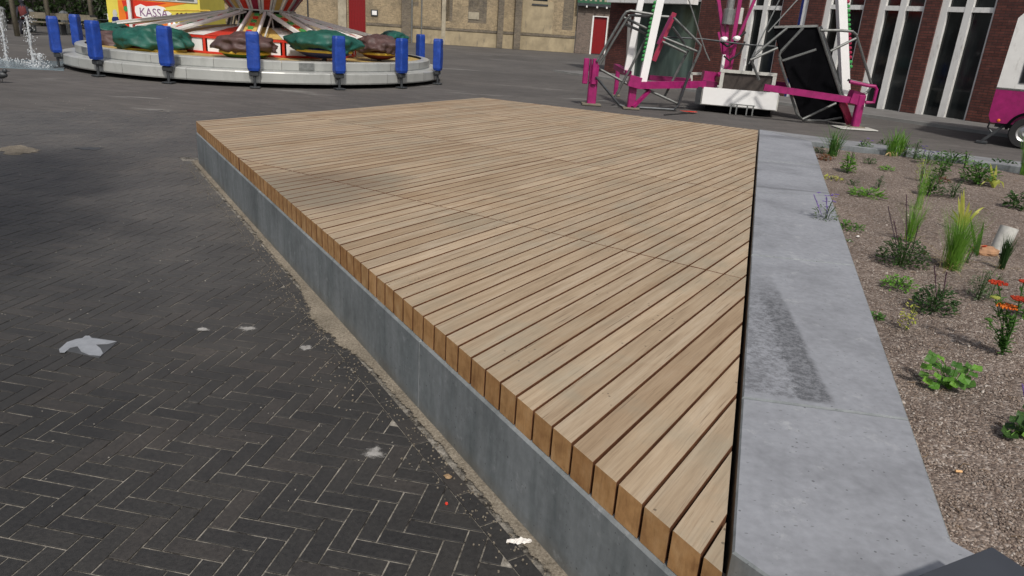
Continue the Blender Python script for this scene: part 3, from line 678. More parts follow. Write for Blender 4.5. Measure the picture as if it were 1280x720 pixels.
# gravel grains
NG = 70000
def inpoly(x, y, poly):
    ins = False; n = len(poly)
    for i in range(n):
        x1, y1 = poly[i][0], poly[i][1]; x2, y2 = poly[(i + 1) % n][0], poly[(i + 1) % n][1]
        if (y1 > y) != (y2 > y) and x < (x2 - x1) * (y - y1) / (y2 - y1) + x1: ins = not ins
    return ins
okp = []; tries = 0
rr = rng.random((400000, 3))
for u1, u2, u3 in rr:
    # density falls with distance
    dist = 1.6 + 8.0 * u1 ** 1.9; a_ = R(5 + 55 * u2)
    x, y = dist * math.sin(a_), dist * math.cos(a_)
    if inpoly(x, y, bed): okp.append((x, y))
    if len(okp) >= NG: break
base = np.array([(1, 0, 0), (-0.5, 0.87, 0), (-0.5, -0.87, 0), (0, 0, 0.8), (0, 0, -0.6)]); bf = [(0, 1, 3), (1, 2, 3), (2, 0, 3)]
base = np.array([(1, 0, -.3), (0, 1, -.3), (-1, 0, -.3), (0, -1, -.3), (.5, .5, .6), (-.5, .5, .55), (-.5, -.5, .65), (.5, -.5, .6)])
bf = [(0, 1, 4), (1, 5, 4), (1, 2, 5), (2, 6, 5), (2, 3, 6), (3, 7, 6), (3, 0, 7), (0, 4, 7), (4, 5, 6, 7)]
P_ = np.array(okp); n_ = len(P_); zz = np.array([bedz(x, y) for x, y in okp])
ang = rng.random(n_) * 6.28; sz = 0.0020 + 0.0028 * rng.random(n_) ** 1.6; sz[rng.random(n_) > 0.985] *= 1.8
st = 0.7 + 0.6 * rng.random((n_, 3)); V_ = base[None] * st[:, None, :] * sz[:, None, None] + (rng.random((n_, 8, 3)) - .5) * sz[:, None, None] * .5
c_, s__ = np.cos(ang)[:, None], np.sin(ang)[:, None]; X_ = V_[..., 0] * c_ - V_[..., 1] * s__; Y_ = V_[..., 0] * s__ + V_[..., 1] * c_
V_ = np.stack([X_ + P_[:, 0:1], Y_ + P_[:, 1:2], V_[..., 2] + zz[:, None] + sz[:, None] * .25], -1).reshape(-1, 3)
fl = []
for f in bf: fl.append(f)
me = bpy.data.meshes.new('gravel')
loops = np.concatenate([np.array(f) for f in bf]); cnt = np.array([len(f) for f in bf])
allv = (loops[None] + (np.arange(n_) * 8)[:, None]).ravel().astype(np.int32); tot = np.tile(cnt, n_).astype(np.int32); start = np.concatenate([[0], np.cumsum(tot)[:-1]]).astype(np.int32)
me.vertices.add(len(V_)); me.vertices.foreach_set('co', V_.ravel()); me.loops.add(len(allv)); me.loops.foreach_set('vertex_index', allv)
me.polygons.add(len(tot)); me.polygons.foreach_set('loop_start', start); me.polygons.foreach_set('loop_total', tot)
a = me.attributes.new('tone', 'FLOAT', 'FACE'); a.data.foreach_set('value', np.repeat(rng.random(n_), len(bf)).astype(np.float32))
me.update(calc_edges=True); me.materials.append(MATS['gravel_grain'])
o = bpy.data.objects.new('gravel', me); COL.objects.link(o); o['kind'] = 'stuff'

mb = MB()
for k in range(520):
    a_ = R(random.uniform(5, 58)); r0 = 1.7 + 8 * random.random(); x_, y_ = r0 * math.sin(a_), r0 * math.cos(a_)
    if not inpoly(x_, y_, bed): continue
    z_ = bedz(x_, y_) + .004; t_ = random.random() * 6.28; L_n = random.uniform(.012, .05)
    mb.tube([(x_, y_, z_), (x_ + math.cos(t_) * L_n * .5, y_ + math.sin(t_) * L_n * .5, z_ + random.uniform(0, .008)), (x_ + math.cos(t_ + .3) * L_n, y_ + math.sin(t_ + .3) * L_n, z_)], random.uniform(.0008, .0022), 4)
mb.build('twigs', 'twig', kind='stuff')
# ================================================================== PLANTS
def ribbon(mb, base, az, L, wd, lean, bend, segs=5, mi=None, fold=0.0):
    """a leaf blade: leaves the base at lean (from vertical) and bends over by 'bend'"""
    p = Vector(base); d = Vector((math.cos(az), math.sin(az), 0)); sd = Vector((-d.y, d.x, 0)); vs = []
    for i in range(segs + 1):
        t = i / segs; a = lean + bend * t; ww = wd * (1 - t ** 2.2) * (0.55 + 0.9 * min(t * 3, 1) * 0.5) if i < segs else wd * 0.06
        vs += [p - sd * ww / 2, p + sd * ww / 2]
        p = p + (d * math.sin(a) + Vector((0, 0, 1)) * math.cos(a)) * (L / segs)
    mb.add(vs, [(2 * i, 2 * i + 1, 2 * i + 3, 2 * i + 2) for i in range(segs)], mi); return p
def leaf(mb, c, az, tilt, L, wd, mi=None, rnd=5):
    d = Vector((math.cos(az) * math.cos(tilt), math.sin(az) * math.cos(tilt), math.sin(tilt))); sd = Vector((-math.sin(az), math.cos(az), 0)); up = sd.cross(d) * -1
    c = Vector(c); pr = ((0, 0.05), (0.3, 0.42), (0.62, 0.5), (0.88, 0.28), (1, 0.02))
    vs = []
    for t, w_ in pr: vs += [c + d * L * t - sd * wd * w_ + up * 0.12 * wd, c + d * L * t - up * wd * .10 * math.sin(t * 3) , c + d * L * t + sd * wd * w_ + up * 0.12 * wd]
    mb.add(vs, [f for i in range(4) for f in ((3 * i, 3 * i + 1, 3 * i + 4, 3 * i + 3), (3 * i + 1, 3 * i + 2, 3 * i + 5, 3 * i + 4))], mi)
GP = 'perennials planted out across the gravel bed'
def plant(px, py, name, label):
    p = G(px, py, ZB); p.z = bedz(p.x, p.y); sc = (Vector(p) - Vector((0, 0, HC))).length / F_PX   # metres per photo pixel
    return empty(name, p, label, 'plant', GP), p, sc
def tussock(px, py, hpx, wpx, label, mat='leaf_mid', n=90, bend=0.9, bw=1.0, name='grass_tuft', extra=None):
    r_, p, sc = plant(px, py, name, label); h = hpx * sc * 1.08; mb = MB()
    for k in range(n):
        az = random.random() * 6.28; q = random.random(); L = h * random.uniform(0.65, 1.08); lean = (wpx / hpx) * 0.42 * random.random()
        b = p + Vector((random.gauss(0, 1), random.gauss(0, 1), 0)) * wpx * sc * 0.09
        ribbon(mb, b, az, L, max(0.0025, sc * 0.9) * bw * random.uniform(.7, 1.3), lean, bend * random.uniform(0.2, 1.0), 5)
    mb.build('foliage', mat, r_)
    m2 = MB()
    for k in range(max(6, n // 9)): ribbon(m2, p + Vector((random.gauss(0, 1), random.gauss(0, 1), 0)) * wpx * sc * .12, random.random() * 6.28, h * random.uniform(.3, .8), max(.002, sc * .7), .5 + random.random() * .7, 1.1, 5)
    m2.build('dead_blades', 'straw', r_)
    if extra: extra(r_, p, sc, h)
    return r_
def bushy(px, py, hpx, wpx, label, mat='leaf_mid', n=110, lf=4.0, name='leafy_perennial', spikes=(), spike_mat='flower_dark', flowers=0, fmat='flower_purple', fat=0.5, low=False):
    r_, p, sc = plant(px, py, name, label); h = hpx * sc; w_ = wpx * sc * 0.5; mb = MB(); sb = MB()
    for k in range(max(5, n // 9)):
        az = random.random() * 6.28; rr_ = w_ * random.random() ** .5 * 0.8; top = p + Vector((math.cos(az) * rr_, math.sin(az) * rr_, h * random.uniform(.5, .95) * (0.6 if low else 1)))
        sb.tube([p + Vector((math.cos(az), math.sin(az), 0)) * rr_ * .25, (p + top) / 2 + Vector((0, 0, h * .12)), top], max(0.0012, sc * .3), 4)
    for k in range(int(n * 1.7)):
        az = random.random() * 6.28; q = random.random() ** 0.5; ph = random.random()
        rad = w_ * q; z = h * (0.08 + 0.82 * ph * (1 - 0.55 * q * q)) * (0.75 if low else 1)
        c = p + Vector((math.cos(az) * rad, math.sin(az) * rad, z)); L = lf * sc * random.uniform(.65, 1.35)
        leaf(mb, c, az + random.gauss(0, .9), random.uniform(-.5, .8), L, L * fat * random.uniform(.8, 1.2))
    mb.build('foliage', mat, r_); sb.build('stem', 'leaf_dark', r_)
    for (dx, topy) in spikes:
        top = at(px + dx, topy, p.y); top = Vector((top.x, p.y, top.z)); b = p + Vector((dx * sc * .4, 0, h * .4)); m2 = MB()
        m2.tube([b, (b + top) / 2, top], max(0.002, sc * .35), 5)
        for k in range(26):
            t = 0.35 + .65 * k / 26; c = b.lerp(top, t); leaf(m2, c, random.random() * 6.28, random.uniform(-.2, 1), sc * 1.7, sc * 1.1)
        m2.build('flower_spike', spike_mat, r_)
    if flowers:
        m2 = MB()
        for k in range(flowers):
            az = random.random() * 6.28; rad = w_ * random.random() ** .5; c = p + Vector((math.cos(az) * rad, math.sin(az) * rad, h * random.uniform(.7, 1.1)))
            for j in range(5): leaf(m2, c, j * 1.26, 0.3, sc * 1.9, sc * 1.5)
        m2.build('flower', fmat, r_, kind='stuff')
    return r_
def iris(px, py, tips, label, mat='leaf_yellow', wd=3.2, name='strap_leaf_plant'):
    r_, p, sc = plant(px, py, name, label); mb = MB()
    for tx, ty, arch in tips:
        t = at(tx, ty, p.y + random.uniform(-.06, .06)); 
        if t.z < p.z + .01: t.z = p.z + 0.012
        m = (p + t) / 2 + Vector((0, 0, arch * sc)); N2 = 7; vs = []
        for i in range(N2 + 1):
            s = i / N2; c = p * (1 - s) ** 2 + m * 2 * s * (1 - s) + t * s * s; w2 = wd * sc * .5 * (1 - s ** 3) * (0.6 + s * .5) + 0.0006
            vs += [c + Vector((-w2, w2 * .4, 0)), c + Vector((w2, -w2 * .4, 0))]
        mb.add(vs, [(2 * i, 2 * i + 1, 2 * i + 3, 2 * i + 2) for i in range(N2)])
    mb.build('foliage', mat, r_); return r_
tussock(1041, 193, 36, 34, 'arching green grass tuft in the far left corner of the bed', 'leaf_mid', 90, 1.6)
iris(1043, 192, [(1034, 176, 8), (1031, 182, 8), (1048, 172, 3)], 'pale straw coloured strap leaves beside the far left corner tuft', 'straw', 1.8)
bushy(1059, 215, 26, 13, 'narrow upright leafy plant in the far left of the bed', 'leaf_bright', 80, 4)
bushy(1024, 190, 10, 14, 'small grey green plant against the far end of the deck side rim', 'leaf_grey', 40, 3, low=True)
bushy(1031, 201, 9, 20, 'low reddish brown plant near the far left rim', 'leaf_red', 50, 3, low=True)
bushy(1079, 188, 13, 16, 'small bushy plant with a few purple flowers near the far rim', 'leaf_mid', 50, 3, flowers=3)
tussock(1114, 195, 30, 28, 'upright green clump near the middle of the far rim', 'leaf_bright', 60, .8, 1.3)
iris(1113, 196, [(1104, 204, 7), (1107, 200, 9)], 'single drooping cream leaf below the clump by the far rim', 'straw', 2)
tussock(1124, 195, 26, 16, 'short broad green tuft right of the upright clump by the far rim', 'leaf_bright', 40, .6, 1.4)
bushy(1104, 186, 12, 14, 'dark little plant behind the green clump at the far rim', 'leaf_dark', 40, 3)
bushy(1108, 213, 8, 14, 'tiny bright green seedling below the clump at the far rim', 'leaf_bright', 30, 3, low=True)
bushy(1087, 205, 9, 12, 'small pale stemmed plant in the far part of the bed', 'leaf_grey', 30, 3)
bushy(1083, 247, 12, 34, 'flat rosette of narrow green leaves alone in the gravel', 'leaf_bright', 90, 6, fat=.28, low=True)
bushy(1040, 223, 6, 26, 'thin sprawl of pale leaves near the left rim', 'leaf_yellow', 40, 3, low=True)
tussock(1147, 262, 66, 26, 'tall thin see-through grass in the middle of the bed', 'leaf_bright', 46, .9, .42)
bushy(1162, 244, 24, 22, 'dark leafy bush directly behind the tall thin grass', 'leaf_dark', 100, 4)
bushy(1158, 206, 16, 22, 'purple flowered plant near the far rim', 'leaf_mid', 60, 3, flowers=7)
bushy(1175, 222, 30, 14, 'upright green plant with brown seed heads left of the large far bush', 'leaf_mid', 70, 4)
bushy(1142, 200, 24, 12, 'tall wispy plant left of the purple flowers at the far rim', 'leaf_grey', 40, 3)
bushy(1188, 205, 14, 30, 'spreading leafy plant close to the middle of the far rim', 'leaf_mid', 90, 3)
bushy(1190, 247, 22, 18, 'grey green spiky plant in the middle distance of the bed', 'leaf_grey', 70, 4, fat=.3)
bushy(1176, 228, 8, 16, 'low rusty red foliage below the upright green plant', 'leaf_red', 40, 3, low=True)
bushy(1221, 230, 26, 32, 'full dark green bush toward the far right of the bed', 'leaf_mid', 170, 4.5)
iris(1242, 234, [(1238, 204, 2), (1246, 206, 2), (1222, 242, 14), (1243, 252, 16), (1250, 250, 14), (1232, 222, 3)], 'yellow green plant with leaves flopping onto the gravel at the far right', 'leaf_yellow', 3)
bushy(1268, 260, 18, 18, 'small dark rosette near the right edge of the view', 'leaf_dark', 60, 5)
bushy(1254, 208, 9, 30, 'dark low plant growing against the far rim at right', 'leaf_dark', 70, 4, low=True)
tussock(1279, 218, 40, 20, 'bright grass tuft cut by the right edge of the view at the far rim', 'leaf_bright', 70, .6)
bushy(1126, 330, 36, 50, 'bushy sage with two tall dark seed spikes left of centre in the bed', 'leaf_dark', 260, 4.2, name='sage_plant', spikes=((-16, 258), (7, 243), (-9, 275), (22, 282)))
tussock(1136, 300, 46, 24, 'green grass tuft rising just behind the bushy sage', 'leaf_bright', 110, .8, .6)
tussock(1189, 337, 64, 38, 'dense feathery grass tuft with flared top in the middle of the bed', 'leaf_bright', 420, .75, .5, name='feather_grass')
iris(1203, 288, [(1205, 236, 0), (1198, 246, 0), (1212, 252, 3), (1232, 259, 14), (1226, 266, 14), (1190, 262, 6), (1184, 268, 6), (1215, 262, 8), (1202, 240, 0)], 'broad strap leaved plant with yellow tips behind the feathery grass', 'leaf_yellow', 3.4)
iris(1221, 320, [(1213, 272, 0), (1230, 277, 0), (1209, 305, 3), (1216, 284, 0), (1224, 290, 0)], 'few stiff dark green blades beside the orange root ball', 'leaf_mid', 3.2)
tussock(1251, 338, 34, 14, 'dark green tuft in front of the leaning white tube', 'leaf_dark', 120, .4)
bushy(1124, 358, 20, 34, 'low bright yellow green plant beside the left rim below the sage', 'leaf_bright', 110, 4, low=True)
bushy(1132, 412, 40, 16, 'sparse yellowing thin stemmed plant near the left rim', 'leaf_yellow', 40, 4)
bushy(1166, 388, 34, 44, 'compact dark sage with one purple brown spike in the middle foreground', 'leaf_dark', 220, 4.5, name='sage_plant', spikes=((2, 332), (17, 340)))
bushy(1093, 396, 9, 18, 'small green seedling close to the left rim', 'leaf_mid', 40, 4, low=True)
bushy(1222, 372, 40, 22, 'upright grey green plant left of the red yarrow', 'leaf_grey', 130, 4, fat=.3)
bushy(1061, 303, 5, 8, 'tiny sprout near the purple flowered plant on the rim', 'leaf_mid', 16, 2, low=True)
bushy(1056, 285, 8, 40, 'low trailing green plant at the foot of the rim', 'leaf_mid', 80, 4, low=True)
bushy(1029, 283, 36, 28, 'lavender flowered plant leaning over the concrete rim', 'leaf_grey', 60, 3.5, flowers=16, spike_mat='flower_purple', spikes=((-12, 243), (4, 246)))
bushy(1278, 396, 40, 16, 'green stems at the right edge of the view beside the yarrow', 'leaf_mid', 60, 5)
for x, y, h, w_, m_, lb in ((1098, 236, 18, 8, 'leaf_grey', 'thin wispy seedling between the flat rosette and the far rim'), (1205, 212, 20, 10, 'leaf_bright', 'thin upright seedling left of the full green bush at the far rim'), (1150, 226, 26, 12, 'leaf_yellow', 'yellowish wispy seedling behind the tall thin grass'), (1207, 330, 24, 14, 'leaf_grey', 'thin grey seedling right of the feathery grass'), (1236, 372, 34, 16, 'leaf_mid', 'loose green stems between the grey green plant and the yarrow'), (1130, 196, 20, 9, 'leaf_bright', 'thin fresh seedling at the far rim right of the short tuft'), (1066, 232, 8, 14, 'leaf_grey', 'tiny greyish sprout left of the flat rosette')):
    bushy(x, y, h, w_, lb, m_, 30, 3.2, name='seedling', fat=.35)
def yarrow(px, py, heads, label):
    r_, p, sc = plant(px, py, 'yarrow', label); sb, fb = MB(), MB()
    for hx, hy, fm, wpx in heads:
        t = at(hx, hy, p.y + random.uniform(-.03, .03)); sb.tube([p, p.lerp(t, .5) + Vector((.01, 0, .01)), t], 0.0025, 5)
        for k in range(26): 
            c = p.lerp(t, random.uniform(.05, .9)); leaf(sb, c, random.random() * 6.28, random.uniform(0, .9), sc * 10 * random.uniform(.5, 1), sc * 2.4)
        m2 = MB()
        for k in range(70):
            a_ = random.random() * 6.28; q = random.random() ** .5 * wpx * .5 * sc
            m2.sphere(t + Vector((math.cos(a_) * q, math.sin(a_) * q, .004 * (1 - q / (wpx * .5 * sc)) + random.uniform(0, .002))), (sc * 1.1,) * 3, 5, 3)
        m2.build('flower_head', fm, r_)
    sb.build('foliage', 'leaf_mid', r_)
yarrow(1252, 446, [(1248, 354, 'flower_red', 17), (1258, 383, 'flower_orange', 20), (1275, 374, 'flower_red', 16), (1244, 372, 'leaf_yellow', 8), (1280, 352, 'flower_red', 8), (1262, 396, 'leaf_mid', 6), (1236, 400, 'leaf_mid', 6)], 'red and orange flowering yarrow at the right of the bed')
# large-leaved plants in the foreground: each leaf a part
def bigleaf(px, py, leaves, label, mat='leaf_mid', L=12):
    r_, p, sc = plant(px, py, 'broad_leaf_plant', label); sb = MB()
    for (lx, ly) in leaves:
        t = at(lx, ly, p.y + random.uniform(-.05, .05)); t.z = max(t.z, p.z + .015)
        sb.tube([p, p.lerp(t, .6) + Vector((0, 0, .02)), t], 0.0018, 4)
        m2 = MB(); az = math.atan2(t.y - p.y + .0001, t.x - p.x) + random.gauss(0, .6); n = 9; r2 = L * sc * .5 * random.uniform(.75, 1.15)
        nrm_ = Vector((random.gauss(0, .35), random.gauss(0, .3) - .35, 1)).normalized(); ax = nrm_.cross(Vector((1, .2, 0))).normalized(); ay = nrm_.cross(ax)
        vs = [t - nrm_ * r2 * .12]
        for k in range(n): a_ = 6.28 * k / n; q = r2 * (1 + .14 * math.cos(a_ * 5) + random.uniform(-.06, .06)); vs.append(t + ax * math.cos(a_) * q + ay * math.sin(a_) * q + nrm_ * .12 * r2 * math.sin(a_ * 3))
        m2.add(vs, [(0, k + 1, (k + 1) % n + 1) for k in range(n)]); m2.build('leaf', random.choice([mat, 'leaf_bright', mat]), r_)
    sb.build('stem', 'leaf_bright', r_)
bigleaf(1186, 488, [(1155, 468), (1160, 476), (1163, 449), (1170, 456), (1172, 470), (1178, 478), (1183, 462), (1186, 474), (1190, 466), (1193, 480), (1196, 456), (1203, 462), (1206, 474), (1212, 458), (1217, 468), (1222, 460), (1202, 482), (1168, 482), (1180, 488), (1166, 443), (1158, 458), (1210, 484), (1188, 486), (1176, 447)], 'round leaved green plant alone in the gravel at the lower right', 'leaf_mid', 12)
bigleaf(1275, 548, [(1262, 532), (1268, 524), (1274, 536), (1280, 528), (1284, 540), (1264, 544), (1272, 550), (1288, 530), (1258, 540), (1281, 552), (1277, 518)], 'dark leafy plant cut by the right edge of the view at the bottom', 'leaf_dark', 13)
bushy(1281, 540, 30, 20, 'purple flower spike rising above the dark leaves at bottom right', 'leaf_dark', 40, 5, spikes=((-3, 480), (2, 488)), spike_mat='flower_purple')
# objects lying in the bed
p = G(1248, 313, ZB); t = at(1262, 284, p.y + .02); mb = MB(); d_ = (t - p)
mb.tube([p - d_ * .1, p.lerp(t, .3), t], [0.052, 0.055, 0.058], 16, cap=False); mb.tube([t, p.lerp(t, .2)], [0.050, 0.046], 16)
mb.build('white_tube', 'tube_white', label='short white plastic tube leaning in the gravel behind the dark tuft', cat='tube', smooth=True)
p = G(1230, 316, ZB); mb = MB(); mb.sphere(p + Vector((0, 0, .012)), (0.085, 0.07, 0.04), 16, 8, lambda d: 1 + .25 * noise.noise(d * 3))
mb.build('root_ball', 'terracotta', label='orange brown clod of earth between the stiff blades and the white tube', cat='clod')
p = G(1221, 316, ZB); mb = MB(); [leaf(mb, p + Vector((random.uniform(-.02, .02), random.uniform(-.02, .02), .05)), a_, .2, .03, .02) for a_ in range(6)]
mb.build('red_flower', 'flower_red', label='small red bloom lying on the orange clod', cat='flower')
for x, y, l in ((1062, 303, 'tiny white pebble left of the gravel near the rim'), (1072, 297, 'small white pebble right of another near the lavender')):
    p = G(x, y, ZB); p.z = bedz(p.x, p.y) + .006; MB().sphere(p, (.011, .009, .007), 7, 5, lambda d: 1 + .3 * noise.noise(d * 2)).build('pebble', 'paper', label=l, cat='pebble')
p = G(1197, 590, ZB); p.z = bedz(p.x, p.y) + .008; mb = MB(); mb.tube([p - Vector((.010, .003, 0)), p + Vector((.010, -.004, 0))], .0042, 8); mb.build('cigarette_end', 'butt_orange', label='tan cigarette end on the gravel at the lower right', cat='litter')
# ---------- dark box at the lower right corner
c0 = G(1240, 683, 0.60); c1 = G(1145, 720, 0.60); c2 = G(1280, 707, 0.60)
va = (c1 - c0).normalized(); vb = Vector((-va.y, va.x, 0)); vb = vb if vb.dot(c2 - c0) > 0 else -vb
q = [c0, c0 + va * 0.55, c0 + va * 0.55 + vb * 0.4, c0 + vb * 0.4]; q = [(v_.x, v_.y) for v_ in q]
if area(q) < 0: q.reverse()
bx_ = empty('metal_box', (c0.x, c0.y, D), 'flat dark grey metal box on the concrete rim in the bottom right corner', 'box')
MB().prism(q, 0.565, 0.60, 0.002).build('lid', 'slab_grey', bx_); MB().prism(inset(q, .012), D + .001, 0.563, 0).build('body', 'dark_steel', bx_)
# ---------- things on the paving
pc = [G(*a)[:2] for a in ((72, 437), (110, 421), (147, 428), (124, 448))]; tile = empty('bird_tile', (*cen([tuple(p) for p in pc]), 0.0), 'grey paving tile with a white painted dove emblem let into the bricks', 'emblem')
q = [tuple(p) for p in pc]; q = q if area(q) > 0 else q[::-1]
MB().prism(q, -0.01, 0.0048, 0.001).build('tile', 'tile_grey', tile)
def flat(name, pts_, z, mat, parent=None, th=0.0015, **kw):
    q = [tuple(G(*a)[:2]) for a in pts_]; q = q if area(q) > 0 else q[::-1]; m_ = MB(); n = len(q); c = cen(q)
    vs = [(x, y, z) for x, y in q] + [(x, y, z - th) for x, y in q]
    m_.add(vs, [tuple(range(n))] + [((i + 1) % n, i, n + i, n + (i + 1) % n) for i in range(n)]); return m_.build(name, mat, parent, **kw)
flat('bird_emblem', [(74, 438), (84, 429), (96, 425), (103, 424), (107, 421), (112, 421), (115, 424), (124, 425), (146, 428), (136, 431), (120, 432), (126, 437), (129, 443), (126, 446), (112, 445), (102, 441), (97, 434), (88, 436), (81, 442), (75, 442)], 0.0066, 'bird_paint', tile)
def splat(px, py, wpx, hpx, label, seed, mat='splash_white'):
    pts_ = []; random.seed(seed)
    for k in range(26):
        a_ = 6.283 * k / 26; q = 1 + 0.5 * noise.noise(Vector((math.cos(a_) * 1.6, math.sin(a_) * 1.6, seed))) + random.uniform(-.18, .18); pts_.append((px + math.cos(a_) * wpx / 2 * q, py + math.sin(a_) * hpx / 2 * q))
    flat('plaster_splash', pts_, 0.0042, mat, label=label, cat='stain', group='dried splashes of mortar on the bricks')
splat(468, 568, 42, 17, 'pale dried mortar splash on the bricks left of the concrete edge', 3)
splat(309, 411, 34, 7, 'thin pale mortar smear on the bricks in the middle of the square', 5)
splat(252, 412, 22, 6, 'smaller faint mortar smear left of another on the bricks', 9)
splat(382, 436, 22, 8, 'faint grey mortar mark on the bricks near the sand', 12)
splat(22, 188, 48, 9, 'broad beige sandy patch on the paving at the left edge', 15, 'loose_sand')
splat(113, 186, 30, 3.5, 'narrow bluish grey patch on the paving at upper left', 17, 'tile_grey')
random.seed(21)
def crumple(px, py, w_, h_, mat, label, name, cat, z=0.006):
    p = G(px, py); m_ = MB(); m_.sphere(p + Vector((0, 0, z)), (w_, h_, 0.006), 9, 5, lambda d: 1 + .55 * noise.noise(d * 2.2 + Vector((px, 0, 0)))); m_.build(name, mat, label=label, cat=cat)
p = G(649, 679); m_ = MB(); nx, ny = 14, 7
for j in range(ny + 1):
    for i in range(nx + 1):
        u, v = (i / nx - .5), (j / ny - .5); m_.v.append((p.x + u * .085 + .006 * noise.noise(Vector((u * 9, v * 9, 1))), p.y + v * .030 * (1 - abs(u)) + .01 * u, .010 + .012 * noise.noise(Vector((u * 7, v * 8, 4))) + .008 * abs(noise.noise(Vector((u * 14, v * 14, 9))))))
for j in range(ny):
    for i in range(nx): m_.f.append((j * (nx + 1) + i, j * (nx + 1) + i + 1, (j + 1) * (nx + 1) + i + 1, (j + 1) * (nx + 1) + i)); m_.mi.append(0)
m_.build('paper_scrap', 'paper', label='scrap of white paper at the foot of the concrete edge', cat='litter')
crumple(560, 597, .016, .014, 'dry_leaf', 'dry brown leaf on the bricks beside the border course', 'dry_leaf', 'leaf')
crumple(558, 631, .006, .006, 'booth_red', 'tiny red berry on the dark bricks', 'red_berry', 'berry')
crumple(510, 480, .012, .008, 'dry_leaf', 'small tan crumb on the sand by the concrete edge', 'crumb', 'litter')
crumple(862, 141, .20, .12, 'booth_red', 'red and white rag on the paving beyond the deck', 'rag', 'litter', .03)

# ================================================================== BACKGROUND: buildings
def wallframe(p0, p1):
    d = (p1 - p0).to_2d().normalized(); return math.atan2(d.y, d.x)
class Frame:                                            # local frame of a wall: x along, y inwards, z up
    def __init__(s, root): s.root = root; s.M = wmat(root); s.I = s.M.inverted()
    def hit(s, x, y):                                   # (along, height) where the ray meets the wall face
        d = s.I.to_3x3() @ ray(x, y); o_ = s.I @ Vector((0, 0, HC)); t = -o_.y / d.y; p = o_ + d * t; return p.x, p.z
def fbox(mb, x0, x1, y0, y1, z0, z1, mi=None): return mb.box(((x0 + x1) / 2, (y0 + y1) / 2, (z0 + z1) / 2), (x1 - x0, y1 - y0, z1 - z0), None, mi)
# -- modern dark brick building on the right
FA0 = Vector((3.05, 30.1, 0)); FA1 = Vector((11.62, 18.30, 0))
bld = empty('brick_building', FA0, 'dark red brick building with tall white framed glass doors behind the pink ride', 'building', rz=wallframe(FA0, FA1))
fr_ = Frame(bld)
def fx(px_, py_=70): return fr_.hit(px_, py_)[0]
def L_(name, mat, parent=bld, **k):
    return name, mat, parent
openings = [ # x0, x1 (px at mid height), mullions px, transom height, panel
    (787, 867, [], 2.75, 'glass_green'), (925, 967, [945], 2.55, 'glass_dark'), (988, 998, [], 3.2, 'white'), (1018, 1067, [1042], 2.62, 'glass_dark'), (1084, 1141, [1113], 2.62, 'glass_dark'), (1160, 1228, [1194], 2.62, 'glass_dark'), (1300, 1365, [1330], 2.62, 'glass_dark')]
TOPH = 3.35; prev = fx(757)
spans = []
for a, b, mu, th, gm in openings:
    xa, xb = fx(a), fx(b); spans.append((prev, xa)); prev = xb
spans.append((prev, prev + 5))
for a, b in spans: fbox(MB(), a, b, 0, 0.35, 0, TOPH).build('wall_pier', 'brick_red', bld, world=False)
fbox(MB(), spans[0][0], spans[-1][1], -0.002, 0.35, TOPH, 7.5).build('wall_upper', 'brick_red', bld, world=False)
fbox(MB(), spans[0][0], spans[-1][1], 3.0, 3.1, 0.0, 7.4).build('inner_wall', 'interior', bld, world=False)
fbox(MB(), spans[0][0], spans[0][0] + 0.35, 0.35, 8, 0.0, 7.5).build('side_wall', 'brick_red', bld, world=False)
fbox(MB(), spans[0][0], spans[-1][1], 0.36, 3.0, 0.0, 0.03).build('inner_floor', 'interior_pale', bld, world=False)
for a, b, mu, th, gm in openings:
    xa, xb = fx(a), fx(b)
    if gm == 'white':
        f_ = fbox(MB(), xa, xb, 0.05, 0.12, 0.0, TOPH).build('white_panel', 'white_paint', bld, world=False)
        fbox(MB(), xa + .02, xa + .09, 0.03, 0.05, 0.0, TOPH).build('edge_strip', 'hull_blue', f_, world=False).location -= f_.location; continue
    wn = empty('window', (0, 0, 0), None, None); wn.parent = bld; wn.location = (xa, 0.1, 0)
    def wb(nm, mat, x0, x1, y0, y1, z0, z1):
        o = fbox(MB(), x0 - xa, x1 - xa, y0 - .1, y1 - .1, z0, z1).build(nm, mat, wn, world=False); return o
    fw_ = 0.17
    wb('pane', gm, xa, xb, 0.16, 0.18, 0.06, TOPH)
    wb('frame', 'white_paint', xa, xa + fw_, 0.06, 0.2, 0.0, TOPH); wb('frame', 'white_paint', xb - fw_ * .35, xb, 0.06, 0.2, 0.0, TOPH)
    for m_ in mu: xm = fx(m_); wb('mullion', 'white_paint', xm - fw_ * .5, xm + fw_ * .5, 0.055, 0.2, 0.0, TOPH)
    wb('transom', 'white_paint', xa, xb, 0.065, 0.19, th, th + 0.12); wb('threshold', 'kerb_grey', xa, xb, 0.04, 0.2, 0.0, 0.055)
    if gm == 'glass_dark' and a > 1000:       # leaning white bars and a handrail seen behind the glass
        wb('inner_rail', 'galv', xa + .1, xb - .1, 0.5, 0.54, 1.0, 1.04)
# white canopy box and light housing above the left opening
xa, xb = fx(772, 3), fx(873, 3); z0 = fr_.hit(820, 5)[1]
fbox(MB(), xa, xb, -0.55, -0.003, z0, z0 + .55).build('canopy', 'white_paint', bld, world=False)
# raised grey pavement along the facade
pv = MB(); fbox(pv, spans[0][0] - .5, spans[-1][1] + 6, -2.05, -0.005, -0.05, 0.055); o = pv.build('pavement', 'pavement_grey', world=False)
o.matrix_world = fr_.M @ Matrix.Translation(o.location); o['kind'] = 'structure'
pv = MB(); fbox(pv, spans[0][0] - .5, spans[-1][1] + 6, -2.16, -2.055, -0.05, 0.065); o = pv.build('kerb', 'kerb_grey', world=False)
o.matrix_world = fr_.M @ Matrix.Translation(o.location); o['kind'] = 'structure'

